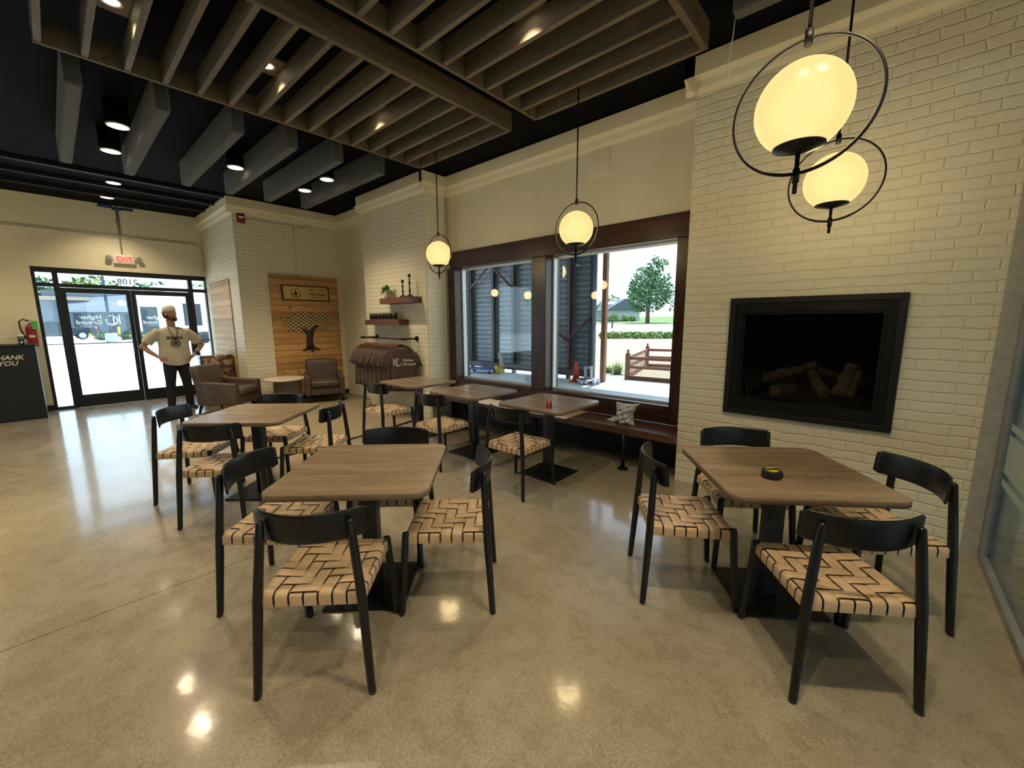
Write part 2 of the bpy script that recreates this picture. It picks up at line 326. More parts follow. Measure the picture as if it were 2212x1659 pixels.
def floor_mat():
    m, n, b = newmat('polished_concrete'); b.inputs['IOR'].default_value = 1.5; b.inputs['Coat Weight'].default_value = .85; b.inputs['Coat IOR'].default_value = 1.6; b.inputs['Coat Roughness'].default_value = .10
    tc = N(n, 'ShaderNodeTexCoord')
    def noise(s, d=6, dist=0.0, r=.55):
        x = N(n, 'ShaderNodeTexNoise'); x.inputs['Scale'].default_value = s; x.inputs['Detail'].default_value = d; x.inputs['Distortion'].default_value = dist; x.inputs['Roughness'].default_value = r
        n.links.new(tc.outputs['Object'], x.inputs['Vector']); return x
    a = noise(1.1, 8, 0, .6); c1 = noise(7, 9, 0, .72); c2 = noise(90, 4)
    r1 = N(n, 'ShaderNodeValToRGB'); e = r1.color_ramp.elements
    e[0].position = .30; e[0].color = (.265, .222, .155, 1); e[1].position = .72; e[1].color = (.46, .415, .32, 1)
    k = e.new(.5); k.color = (.35, .302, .217, 1)
    mm = N(n, 'ShaderNodeMath', operation='MULTIPLY_ADD'); mm.inputs[1].default_value = .5; n.links.new(c1.outputs['Fac'], mm.inputs[0])
    m2 = N(n, 'ShaderNodeMath', operation='MULTIPLY'); m2.inputs[1].default_value = .5; n.links.new(a.outputs['Fac'], m2.inputs[0]); n.links.new(m2.outputs[0], mm.inputs[2])
    n.links.new(mm.outputs[0], r1.inputs[0])
    # fine aggregate speckle
    sp = N(n, 'ShaderNodeMapRange'); n.links.new(c2.outputs['Fac'], sp.inputs[0]); sp.inputs[1].default_value = .3; sp.inputs[2].default_value = .7; sp.inputs[3].default_value = .74; sp.inputs[4].default_value = 1.24
    s1 = N(n, 'ShaderNodeVectorMath', operation='SCALE'); n.links.new(r1.outputs[0], s1.inputs[0]); n.links.new(sp.outputs[0], s1.inputs['Scale'])
    # hairline crazing
    nz = N(n, 'ShaderNodeVectorMath', operation='MULTIPLY_ADD'); n.links.new(noise(3).outputs['Color'], nz.inputs[0]); nz.inputs[1].default_value = (.25, .25, .25); n.links.new(tc.outputs['Object'], nz.inputs[2])
    vo = N(n, 'ShaderNodeTexVoronoi', feature='DISTANCE_TO_EDGE'); vo.inputs['Scale'].default_value = 22; n.links.new(nz.outputs[0], vo.inputs['Vector'])
    cv = N(n, 'ShaderNodeMapRange'); n.links.new(vo.outputs['Distance'], cv.inputs[0]); cv.inputs[2].default_value = .02; cv.inputs[3].default_value = .84; cv.inputs[4].default_value = 1
    s2 = N(n, 'ShaderNodeVectorMath', operation='SCALE'); n.links.new(s1.outputs[0], s2.inputs[0]); n.links.new(cv.outputs[0], s2.inputs['Scale'])
    # pale chips
    v2 = N(n, 'ShaderNodeTexVoronoi'); v2.inputs['Scale'].default_value = 4.5; v2.inputs['Randomness'].default_value = 1; n.links.new(nz.outputs[0], v2.inputs['Vector'])
    ch = N(n, 'ShaderNodeMath', operation='LESS_THAN'); ch.inputs[1].default_value = .045; n.links.new(v2.outputs['Distance'], ch.inputs[0])
    mk = N(n, 'ShaderNodeMix', data_type='RGBA'); mc = N(n, 'ShaderNodeMath', operation='MULTIPLY'); mc.inputs[1].default_value = .35; n.links.new(ch.outputs[0], mc.inputs[0]); n.links.new(mc.outputs[0], mk.inputs[0])
    n.links.new(s2.outputs[0], mk.inputs[6]); mk.inputs[7].default_value = (.5, .46, .38, 1)
    # saw-cut joints every 3.6 m in x, one of them at x = 2.98
    se = N(n, 'ShaderNodeSeparateXYZ'); n.links.new(tc.outputs['Object'], se.inputs[0])
    ab = N(n, 'ShaderNodeMath', operation='SUBTRACT'); n.links.new(se.outputs['X'], ab.inputs[0]); ab.inputs[1].default_value = 2.98
    ab2 = N(n, 'ShaderNodeMath', operation='ABSOLUTE'); n.links.new(ab.outputs[0], ab2.inputs[0])
    jl = N(n, 'ShaderNodeMath', operation='GREATER_THAN'); jl.inputs[1].default_value = .0035; n.links.new(ab2.outputs[0], jl.inputs[0])
    jm = N(n, 'ShaderNodeMix', data_type='RGBA'); n.links.new(jl.outputs[0], jm.inputs[0]); jm.inputs[6].default_value = (.09, .075, .05, 1); n.links.new(mk.outputs[2], jm.inputs[7])
    n.links.new(jm.outputs[2], b.inputs['Base Color'])
    rr = N(n, 'ShaderNodeMapRange'); n.links.new(c1.outputs['Fac'], rr.inputs[0]); rr.inputs[1].default_value = .3; rr.inputs[2].default_value = .7; rr.inputs[3].default_value = .20; rr.inputs[4].default_value = .38
    n.links.new(rr.outputs[0], b.inputs['Roughness'])
    b1 = noise(2.4, 5, .3); b2 = noise(28, 3)
    q = N(n, 'ShaderNodeMath', operation='MULTIPLY_ADD'); q.inputs[1].default_value = .10; n.links.new(b2.outputs['Fac'], q.inputs[0]); n.links.new(b1.outputs['Fac'], q.inputs[2])
    bp = N(n, 'ShaderNodeBump'); bp.inputs['Strength'].default_value = .22; bp.inputs['Distance'].default_value = .010
    n.links.new(q.outputs[0], bp.inputs['Height']); n.links.new(bp.outputs[0], b.inputs['Normal'])
    b3 = noise(9, 3); bc = N(n, 'ShaderNodeBump'); bc.inputs['Strength'].default_value = .10; bc.inputs['Distance'].default_value = .006
    n.links.new(b3.outputs['Fac'], bc.inputs['Height']); n.links.new(bc.outputs[0], b.inputs['Coat Normal'])
    return m
M['floor'] = floor_mat()
# ---------------------------------------------------------------- room shell
ZC = 3.72
struct(MB().box(-.62, 11.2, -4.62, 7.0, -.12, 0).build('floor', M['floor']))
struct(MB().box(-.62, 11.2, -4.62, 7.0, ZC, ZC+.25).build('ceiling', M['ceiling']))
# fireplace wall with its firebox opening (x -.10..0.94, z .79..1.69)
fw = MB(); fx0, fx1, fz0, fz1 = -.085, .925, .80, 1.685
fw.box(-.54, fx0, -4.62, -3.89, 0, ZC, 0); fw.box(fx1, 1.355, -4.62, -3.89, 0, ZC, 0)
fw.box(fx0, fx1, -4.62, -3.89, 0, fz0, 0); fw.box(fx0, fx1, -4.62, -3.89, fz1, ZC, 0)
struct(fw.build('wall_fireplace', M['brick_x']))
struct(MB().box(-.62, -.54, -4.62, -3.885, 0, ZC).build('trim_1', M['seal']), 'grey sealed strip between painted brick and glass partition')
struct(MB().box(5.23, 7.07, -4.62, -3.89, 0, ZC).build('wall_merchandise', M['brick_x']))
struct(MB().box(5.20, 5.23, -4.295, -3.90, 0, ZC).build('wall_pier_side', M['brick_y']))
struct(MB().box(7.07, 8.65, -4.62, -4.23, 0, ZC).build('wall_alcove', M['brick_x']))
tw = MB(); tw.box(8.65, 11.2, -4.62, -2.33, 0, ZC, 0)
two = struct(tw.build('wall_tree', [M['brick_x'], M['brick_y']]))
for p in two.data.polygons:
    if abs(p.normal.x) > .9: p.material_index = 1
ww = MB()
ww.box(1.355, 5.23, -4.55, -4.30, 2.59, ZC, 0); ww.box(1.355, 5.23, -4.55, -4.30, 0, .40, 1)
struct(ww.build('wall_window', [M['plaster'], M['black']]))
we = MB(); we.box(10.92, 11.2, -2.33, .13, 2.52, ZC); we.box(10.92, 11.2, .13, 2.6, 0, ZC); we.box(10.92, 11.2, 6.4, 7.0, 0, ZC); we.box(10.92, 11.2, 2.6, 6.4, 0, .3); we.box(10.92, 11.2, 2.6, 6.4, 2.9, ZC)
struct(we.build('wall_entrance', M['block_y']))
struct(MB().box(-.62, 11.2, 7.0, 7.2, 0, ZC).build('wall_left', plain('dark_green_wall', (.03, .04, .04), .7)))
struct(MB().box(11.05, 11.06, 2.6, 6.4, .3, 2.9).build('unseen_window_4', M['glass_store']))  # unseen window, added to bring daylight in from the left
struct(MB().box(10.895, 10.92, .13, 7.0, 0, .10).build('baseboard_entrance', M['black']))
struct(MB().box(8.63, 8.65, -4.23, -2.35, 0, .09).build('baseboard_tree', M['black']))
# crown band along the wall tops: upright fascia with a small cove beneath
def crown(mb, pts, out):
    # pts: wall line (x, y) list, out: outward normal per segment; z from 3.44 up to the ceiling
    prof = [(.012, 3.44), (.035, 3.47), (.05, 3.52), (.085, 3.555), (.085, 3.70), (0, 3.70)]
    for (a, b), nrm in zip(zip(pts[:-1], pts[1:]), out):
        ring = []
        rings = [[(p[0]+nrm[0]*d, p[1]+nrm[1]*d, z) for d, z in prof]+[(p[0], p[1], 3.44)] for p in (a, b)]
        mb.loft(rings, 0, True, True, None, False)
c = MB(); crown(c, [(-.54, -3.89), (1.44, -3.89)], [(0, 1)]); crown(c, [(1.355, -4.3), (1.355, -3.805)], [(1, 0)])
struct(c.build('trim_2', M['plaster']), 'cream crown band above the fireplace brick')
c = MB(); crown(c, [(1.44, -4.3), (5.2, -4.3)], [(0, 1)])
struct(c.build('trim_3', M['plaster']), 'cream crown band above the window')
c = MB(); crown(c, [(5.145, -3.89), (7.155, -3.89)], [(0, 1)]); crown(c, [(5.2, -4.215), (5.2, -3.805)], [(-1, 0)]); crown(c, [(7.07, -4.145), (7.07, -3.805)], [(1, 0)])
struct(c.build('trim_4', M['plaster']), 'cream crown band around the shirt display pier')
c = MB(); crown(c, [(7.155, -4.23), (8.565, -4.23)], [(0, 1)])
crown(c, [(8.65, -4.23), (8.65, -2.245)], [(-1, 0)]); crown(c, [(8.65, -2.33), (10.92, -2.33)], [(0, 1)])
struct(c.build('trim_5', M['plaster']), 'cream crown band around the tree wall')
# ceiling beams near the entrance
for i, x in enumerate((8.64, 9.30, 9.98)):
    b = MB(); b.box(x-.012, x+.012, -2.24 if i else -2.23, 6.98, 3.675, ZC); b.box(x-.045, x+.045, -2.24 if i else -2.23, 6.98, 3.665, 3.675)
    o = b.build('ceiling_beam', M['beam'])
    tag(o, ['slim dark steel ceiling beam nearest the grey felt baffles', 'slim dark steel ceiling beam between the two others by the entrance', 'slim dark steel ceiling beam nearest the entrance wall'][i], 'beam', 'steel beams by the entrance')
# ------------------------------------------------ picture window
wn = empty('window_1', (3.3, -4.3, 0)); struct(wn)
def W(mb, name, mat, par=wn, **k):
    mb.v = [(x-3.3, y+4.3, z) for x, y, z in mb.v]; return mb.build(name, mat, par, **k)
W(MB().box(1.36, 5.09, -4.55, -4.24, 2.36, 2.60), 'header', M['dwood_x'], bevel=.006)
W(MB().box(5.0, 5.19, -4.55, -4.25, .452, 2.36), 'jamb', M['dwood_z'], bevel=.006)
W(MB().box(1.36, 1.59, -4.55, -4.25, .452, 2.36), 'jamb', M['dwood_z'], bevel=.006)
W(MB().box(3.225, 3.46, -4.55, -4.25, .645, 2.36), 'mullion', M['dwood_z'], bevel=.006)
W(MB().box(1.59, 5.0, -4.55, -4.26, .452, .645), 'window_sill', M['dwood_x'], bevel=.006)
W(MB().box(1.59, 3.225, -4.262, -4.245, .60, .63).box(3.46, 5.0, -4.262, -4.245, .60, .63), 'bead', M['dwood_x'])
for x0, x1 in ((1.59, 3.225), (3.46, 5.0)):
    f = MB(); t = .022
    f.box(x0, x0+t, -4.47, -4.40, .645, 2.36); f.box(x1-t, x1, -4.47, -4.40, .645, 2.36); f.box(x0+t, x1-t, -4.47, -4.40, .645, .645+t); f.box(x0+t, x1-t, -4.47, -4.40, 2.36-t, 2.36)
    W(f, 'sash', M['whitealu'])
    W(MB().box(x0+t, x1-t, -4.44, -4.436, .645+t, 2.36-t), 'glass', M['glass'])
# ------------------------------------------------ storefront entrance
AL = M['aluminium']
fr = empty('window_2', (10.92, -1.1, 0)); struct(fr)
def E_(mb, name, mat, par=fr, loc=(10.92, -1.1, 0), **k):
    mb.v = [(x-loc[0], y-loc[1], z-loc[2]) for x, y, z in mb.v]; return mb.build(name, mat, par, **k)
f = MB(); X0, X1 = 10.935, 11.05
f.box(X0, X1, -2.33, .13, 2.43, 2.52)            # head
f.box(X0, X1, .085, .13, 0, 2.43); f.box(X0, X1, -2.33, -2.305, 0, 2.43)
f.box(X0, X1, -.18, -.11, 0, 2.43); f.box(X0, X1, -2.09, -2.02, 0, 2.43)
f.box(X0, X1, -2.02, -.18, 2.185, 2.25); f.box(X0, X1, -.11, .085, 2.185, 2.25); f.box(X0, X1, -2.305, -2.09, 2.185, 2.25)
f.box(X0, X1, -.11, .085, 0, .045); f.box(X0, X1, -2.305, -2.09, 0, .045)
E_(f, 'frame', AL)
GX = (10.99, 10.994)
for y0, y1, z0, z1 in ((-.11, .085, .045, 2.185), (-2.305, -2.09, .045, 2.185), (-.11, .085, 2.25, 2.43), (-2.305, -2.09, 2.25, 2.43), (-2.02, -.18, 2.25, 2.43)):
    E_(MB().box(*GX, y0, y1, z0, z1), 'glass', M['glass_store'])
text("lettering", "2108", .15, M["seal"], fr, (.076, -.14, 2.285), FACE_PX, .0005, .002)
E_(MB().box(10.975, 10.99, -.11, .085, 1.165, 1.18).box(10.975, 10.99, -2.305, -2.09, 1.165, 1.18), 'push_rail', AL)
def HG(parent, x, y0, z0, s, mat, rot, dirn, small=True):
    # monogram and two lines of lettering; dirn = +1 when the reading direction is +Y
    def at(u, v): return (x, y0+dirn*u*s, z0+v*s)
    bar = MB()
    def q(u0, u1, v0, v1): 
        a = at(u0, v0); b = at(u1, v1); bar.box(x-.0008, x+.0008, a[1], b[1], a[2], b[2])
    q(0, .09, .12, 1.0); q(.40, .50, .18, 1.02); q(.09, .40, .60, .635)
    def arc(cu, cv, r, a0, a1, w0, w1, n=24):
        for k in range(n):
            t0 = a0+(a1-a0)*k/n; t1 = a0+(a1-a0)*(k+1)/n; m0 = math.sin(PI*k/n); m1 = math.sin(PI*(k+1)/n)
            ww0 = w0+(w1-w0)*m0; ww1 = w0+(w1-w0)*m1
            P = []
            for t, rr in ((t0, r-ww0), (t0, r+ww0), (t1, r+ww1), (t1, r-ww1)):
                a = at(cu+rr*math.cos(t), cv+rr*math.sin(t)); P.append(a)
            bar.add([(p[0]-.0008, p[1], p[2]) for p in P]+[(p[0]+.0008, p[1], p[2]) for p in P], [(0,1,2,3),(7,6,5,4),(0,4,5,1),(2,6,7,3)])
    arc(.58, .52, .40, math.radians(50), math.radians(345), .015, .05)
    arc(.58, .50, .49, math.radians(215), math.radians(325), .012, .02)
    q(.90, .98, .38, .62)
    bar.build('emblem', mat, parent)
    for body, u, v, sz in (('Higher', 1.22, .60, .50), ('Ground', 1.22, .14, .50)):
        text('lettering', body, sz*s*1.05, mat, parent, at(u, v), rot, .0005, .004*s)
    if small:
        text('lettering', 'HIGHER GROUND', .12*s, mat, parent, at(1.35, -.05), rot, .0004, .0, space=1.5)
def door(nm, ya, yb, hy):
    loc = (10.97, (ya+yb)/2, 0); d = empty(nm, loc); struct(d)
    f = MB(); a, b = 10.95, 11.0; g0, g1 = ya+.065, yb-.065
    f.box(a, b, ya, g0, .01, 2.175); f.box(a, b, g1, yb, .01, 2.175); f.box(a, b, g0, g1, .01, .225); f.box(a, b, g0, g1, 2.09, 2.175)
    E_(f, 'frame', AL, d, loc)
    E_(MB().box(10.973, 10.977, g0, g1, .225, 2.09), 'glass', M['glass_store'], d, loc)
    E_(MB().box(10.935, 10.95, g0-.02, g1+.02, 1.165, 1.182), 'push_bar', AL, d, loc)
    E_(MB().tube([(10.95, hy, 1.16), (10.90, hy, 1.15), (10.885, hy, 1.12), (10.885, hy, 1.0), (10.90, hy, .97), (10.95, hy, .96)], .009, 8), 'pull_handle', AL, d, loc)
    cl = E_(MB().box(10.89, 10.95, (ya+yb)/2-.16, (ya+yb)/2+.12, 2.11, 2.165), 'door_closer', AL, d, loc)
    E_(MB().box(10.87, 10.885, (ya+yb)/2-.05, (ya+yb)/2+.25, 2.168, 2.178), 'closer_arm', M['chrome'], d, loc)
    return d
dA = door('door_1', -1.10, -.18, -1.045); dB = door('door_2', -2.02, -1.105, -1.16)
HG(dA, .004, -.265, 1.50, .205, M['whitevinyl'], FACE_PX, 1, True)
HG(dB, .004, -.265, 1.50, .205, M['whitevinyl'], FACE_PX, 1, True)
struct(MB().box(10.90, 11.05, -2.02, -.18, .0, .009).build('trim_6', M['chrome']), 'metal threshold under the glass doors')
# ------------------------------------------------ glass partition on the right
gp = empty('window_3', (-.62, -3.0, 0)); struct(gp)
def P_(mb, name, mat): mb.v = [(x+.62, y+3.0, z) for x, y, z in mb.v]; return mb.build(name, mat, gp)
P_(MB().box(-.68, -.62, -3.885, -3.84, 0, 3.72).box(-.70, -.62, -3.84, 6.98, 0, .05).box(-.69, -.63, -3.84, 6.98, 3.0, 3.72), 'frame', M['conc'])
P_(MB().box(-.635, -.619, -3.84, -3.80, .05, 3.0), 'edge_strip', M['conc'])
for k in range(6):
    y0 = -3.84+k*1.8; P_(MB().box(-.66, -.652, y0+.004, y0+1.792, .05, 3.0), 'glass', M['glass_part'])
P_(MB().box(-.651, -.6505, -3.80, 6.9, .885, .925).box(-.651, -.6505, -3.80, 6.9, .62, .855).box(-.651, -.6505, -3.80, 6.9, .54, .58), 'frosted_band', M['frost'])
# room beyond the partition
ar = MB(); ar.box(-6, -.70, -4.62, -4.4, 0, ZC); ar.box(-6, -.70, 7.0, 7.2, 0, ZC)
ar.box(-6.2, -6.0, -4.62, 7.2, 0, .6); ar.box(-6.2, -6.0, -4.62, 7.2, 2.6, ZC)
for y in (-4.62, -1.2, 2.2, 5.8): ar.box(-6.2, -6.0, y, y+1.0 if y > -4 else y+.6, .6, 2.6)
struct(ar.build('wall_adjoining', M['plaster']))
struct(MB().box(-6.2, -.62, -4.62, 7.2, -.12, 0).build('floor_adjoining', M['floor']))
struct(MB().box(-6.2, -.62, -4.62, 7.2, ZC, ZC+.25).build('ceiling_adjoining', M['ceiling']))
# ---------------------------------------------------------------- slatted ceiling canopies
ZG, HG_ = 3.45, .15
def slat_canopy(x0, x1, label):
    r = empty('slatted_ceiling_canopy', (x0, -1.74, ZG), 0, label, 'ceiling canopy', 'slatted wooden canopies')
    def L(mb, n, m): mb.v = [(x-x0, y+1.74, z-ZG) for x, y, z in mb.v]; return mb.build(n, m, r, bevel=.003)
    y0, p = -.16, .2257
    L(MB().box(x0-.045, x0, -3.325, -.14, ZG-.008, ZG+HG_+.02), 'side_beam', M['slat_y'])
    L(MB().box(x1, x1+.03, -3.325, -.14, ZG-.004, ZG+HG_), 'side_beam', M['slat_y'])
    for k in range(15):
        y = y0-p*k
        L(MB().box(x0, x1, y-.022, y+.016, ZG, ZG+HG_), 'slat', M['slat'])
    for (hx, hy) in ((x0+.3, -.7), (x1-.3, -.7), (x0+.3, -2.75), (x1-.3, -2.75)):
        k = round((y0-hy)/p); yy = y0-p*k
        L(MB().cyl((hx, yy, ZG+HG_-.01), (hx, yy, ZC), .004, n=6), 'hanger_rod', M['black'])
    return r
slat_canopy(3.008, 4.48, 'slatted weathered oak canopy hanging over the window tables, left of the other')
slat_canopy(1.144, 2.634, 'slatted weathered oak canopy hanging nearer the fireplace wall')
def spot(parent, loc, watts, size=math.radians(100), blend=.6, col=(1, .80, .52)):
    l = bpy.data.lights.new('can_light', 'SPOT'); l.energy = watts; l.spot_size = size; l.spot_blend = blend; l.color = col; l.shadow_soft_size = .05
    o = bpy.data.objects.new('can_light', l); COL.objects.link(o); o.parent = parent; o.location = loc; return o
def board_light(x, y, label):
    r = empty('recessed_light', (x, y, ZG+HG_), 0, label, 'ceiling light', 'small lights in the slatted canopies')
    MB().box(-.13, .13, -.103, .087, -.004, .012).build('mounting_board', M['slat'], r)
    b = MB(); n = 24
    prof = [(.062, -.004), (.062, -.010), (.048, -.012), (.044, -.006)]
    b.lathe(prof, n=n, cap=False); tr = b.build('trim_ring', M['trimwhite'], r)
    MB().lathe([(.046, -.0045), (.046, -.0075)], n=n).build('lens', M['lamp'], tr)
    spot(r, (0, 0, -.02), SPOT_W*.8)
y0, p = -.16, .2257
for x, k, lab in ((3.89, 1.5, 'small round canopy light, nearest the top left of the photo'), (3.89, 5.5, 'small round canopy light near the middle of the left slatted canopy'),
               (3.90, 9.5, 'small round canopy light toward the window end of the left slatted canopy'), (1.97, 9.5, 'small round canopy light in the slatted canopy nearer the fireplace')):
    board_light(x, y0-p*k, lab)
def can(x, y, label, group='round downlights in the black ceiling', watts=None, zl=3.50):
    r = empty('downlight', (x, y, zl), 0, label, 'ceiling light', group)
    MB().lathe([(.088, .002), (.094, .002), (.094, ZC-zl), (.088, ZC-zl)], n=28).build('cylinder_housing', M['ceiling'], r)
    tr = MB().lathe([(.094, .002), (.094, -.006), (.082, -.008), (.080, .001)], n=28, cap=False).build('trim_ring', M['trimwhite'], r)
    MB().lathe([(.082, -.002), (.082, -.0055)], n=28).build('lens', M['lamp'], tr)
    spot(r, (0, 0, -.025), watts or SPOT_W, math.radians(118), .8)
for x, y, lab in ((5.89, -.68, 'round downlight between the two leftmost felt baffles, the larger-looking one'), (6.78, -.69, 'round downlight just beyond the leftmost pair of baffles'),
                  (9.1, -.905, 'round downlight between the steel beams near the entrance'), (10.2, -.905, 'round downlight closest to the entrance wall, above the exit sign'),
                  (6.32, -1.80, 'round downlight between the middle felt baffles'), (6.63, -2.77, 'round downlight in front of the tree wall'), (5.91, -2.78, 'round downlight above the shirt rail end of the baffles')):
    can(x, y, lab, zl=ZC-.02 if x > 8 else 3.50)
# unseen downlights of the same fitting, added to light the rest of the room
FAR = ['round downlight '+q+', unseen, added for light' for q in ('just left of the camera', 'two metres left of the camera', 'left of the centre table', 'left of the table by the entrance', 'left of the felt baffles', 'in front of the black cabinet', 'far left, near the camera', 'far left, middle of the room', 'far left, toward the entrance', 'over the fireplace table', 'far behind the camera on the left', 'by the far left wall', 'beside the glass partition', 'beside the entrance windows')]
k = 0
for x, y in ((.4, .5), (.4, 2.6), (2.4, 1.6), (4.2, 1.6), (6.2, 1.8), (8.2, 1.8), (2.4, 3.8), (5.2, 3.8), (8.2, 3.8), (.25, -1.2), (1.0, 5.4), (4.5, 5.6), (-.30, -1.6), (9.6, 1.2)):
    k += 1; can(x, y, FAR[k-1], 'unseen downlights added for light')
def baffle(x0, x1, yc, label):
    o = MB().rbox(x0, x1, yc-.052, yc+.052, 3.40, 3.70, .02).build('acoustic_baffle', M['felt'])
    tag(o, label, 'acoustic baffle', 'long grey felt ceiling baffles')
bl = ['leftmost grey felt ceiling baffle', 'second grey felt ceiling baffle from the left', 'third grey felt ceiling baffle from the left', 'fourth grey felt ceiling baffle from the left', 'fifth grey felt ceiling baffle, second nearest the shelves wall', 'grey felt ceiling baffle nearest the wall with the shelves']
for i, y in enumerate((-.34, -.885, -1.46, -1.965, -2.475, -3.02)): baffle(4.90, 7.31, y, bl[i])
baffle(-1.5+.95, .865, -3.04, 'grey felt baffle above the pair of large globe lamps')
MB_ = MB().tube([(.86, -3.05, 3.40), (.865, -3.05, 3.3), (.88, -3.045, 3.16), (.87, -3.05, 3.05)], .003, 6)
tag(MB_.build('loose_cable', M['white']), 'thin white loose cable dangling from the baffle end by the fireplace wall', 'cable')
# ---------------------------------------------------------------- pendant lamps
def pendant(x, y, zc, ztop, label):
    R = .221; g = .150
    r = empty('globe_pendant_lamp', (x, y, zc), 0, label, 'pendant lamp', 'globe pendant lamps in black hoops')
    MB().tube([(R*math.cos(2*PI*k/64), 0, R*math.sin(2*PI*k/64)) for k in range(64)], .0062, 10, closed=True).build('hoop', M['blackmetal'], r)
    prof = []
    a0 = math.asin(-.128/g)
    for k in range(25):
        a = a0+(PI/2-a0)*k/24; prof.append((max(g*math.cos(a), .001), g*math.sin(a)))
    gb = MB().lathe(prof, n=40).build('globe', M['globe'], r)
    rd = g*math.cos(a0)
    MB().lathe([(.010, -.150), (.022, -.150), (rd+.004, -.132), (rd+.004, -.1275), (.01, -.1275)], n=32).build('globe_holder', M['blackmetal'], gb)
    s = MB().cyl((0, 0, -.29), (0, 0, -.135), .0075); s.cyl((0, 0, -.252), (0, 0, -.205), .0115); s.build('lower_stem', M['blackmetal'], r)
    s = MB().cyl((0, 0, R-.02), (0, 0, R+.03), .013); s.cyl((0, 0, R+.02), (0, 0, ztop-zc), .0065); rd_ = s.build('rod', M['blackmetal'], r)
    MB().lathe([(.062, 0), (.062, .022), (.01, .022)], c=(0, 0, ztop-zc-.022), n=24).build('canopy', M['blackmetal'], rd_)
    l = bpy.data.lights.new('bulb', 'POINT'); l.energy = 28; l.color = (1, .82, .52); l.shadow_soft_size = .125
    o = bpy.data.objects.new('bulb', l); COL.objects.link(o); o.parent = r; o.location = (0, 0, 0)
    if ztop < ZC: MB().box(-.09, .09, -.13, .13, ztop-zc, ztop-zc+.014).build('mounting_board', M['slat'], r)
pendant(.286, -1.885, 2.30, ZC, 'largest globe pendant in the photo, hanging before the fireplace wall')
pendant(.284, -3.13, 2.345, ZC, 'globe pendant just behind and below the largest one')
pendant(2.10, -3.207, 2.355, ZG+.15, 'globe pendant hanging in front of the right window pane')
pendant(4.045, -3.207, 2.348, ZG+.15, 'small globe pendant beside the pier, left end of the window')
for x, y, z, lab in ((6.9, 2.84, 2.35, 'globe pendant mirrored in the window glass, farthest from the window wall'), (8.4, 1.27, 2.35, 'globe pendant beyond the left photo edge, toward the black cabinet'),
                     (9.91, 1.33, 2.50, 'globe pendant beyond the left photo edge, nearest the entrance wall'), (6.0, 1.7, 2.55, 'globe pendant beyond the left photo edge, nearest the slatted canopies')):
    pendant(x, y, z, ZC, lab)
# ---------------------------------------------------------------- chairs
def weave_seat(parent):
    # leather strips woven over the rails; local seat from -.205..+.205 in x and -.2..+.2 in y
    X, Y, Zs = .205, .205, .448; nx, ny = 7, 7; h = .0042; px, py = 2*X/nx, 2*Y/ny; drop = .052
    mb = MB()
    sag = lambda x, y: -.012*max(0, 1-(x/X)**2)*max(0, 1-(y/Y)**2)
    up = lambda i, j: ((i+j) % 4) < 2
    def prof(seq):   # per-cell heights, softened at the borders
        out = []
        n = len(seq)
        for k, s in enumerate(seq):
            prev = seq[k-1] if k else -1; nxt = seq[k+1] if k < n-1 else -1
            out += [(k+.0, (prev+s)/2*h), (k+.16, s*h), (k+.5, s*h*1.05), (k+.84, s*h)]
        out.append((n, -h)); return out
    for i in range(nx):
        xc = -X+(i+.5)*px; hw = px*.478
        pr = prof([1 if up(i, j) else -1 for j in range(ny)])
        line = [(-Y-.010, -drop), (-Y-.010, -.012), (-Y-.004, -.001)]+[(-Y+t*py, z+.002) for t, z in pr[1:-1]]+[(Y+.004, -.001), (Y+.010, -.012), (Y+.010, -drop)]
        vs = []; 
        for y, z in line:
            for xx, e in ((-hw, -.0016), (-hw*.90, -.0002), (hw*.90, -.0002), (hw, -.0016)): vs.append((xc+xx, y, Zs+z+e+(sag(xc+xx, y) if abs(y) < Y else 0)))
        n = len(line); fs = [(4*k+q, 4*k+q+1, 4*k+q+5, 4*k+q+4) for k in range(n-1) for q in range(3)]
        mb.add(vs, fs, 0, True)
        for q in range(len(fs)): mb.m[-1-q] = 0 if q % 3 == 1 else 1
    for j in range(ny):
        yc = -Y+(j+.5)*py; hw = py*.478
        pr = prof([-1 if up(i, j) else 1 for i in range(nx)])
        line = [(-X-.010, -drop), (-X-.010, -.012), (-X-.004, -.001)]+[(-X+t*px, z+.002) for t, z in pr[1:-1]]+[(X+.004, -.001), (X+.010, -.012), (X+.010, -drop)]
        vs = []
        for x, z in line:
            for yy, e in ((-hw, -.0016), (-hw*.90, -.0002), (hw*.90, -.0002), (hw, -.0016)): vs.append((x, yc+yy, Zs+z+e+(sag(x, yc+yy) if abs(x) < X else 0)))
        n = len(line); fs = [(4*k+q+1, 4*k+q, 4*k+q+4, 4*k+q+5) for k in range(n-1) for q in range(3)]
        mb.add(vs, fs, 0, True)
        for q in range(len(fs)): mb.m[-1-q] = 0 if q % 3 == 1 else 1
    return mb.build('seat', [M['leather'], M['under']], parent)
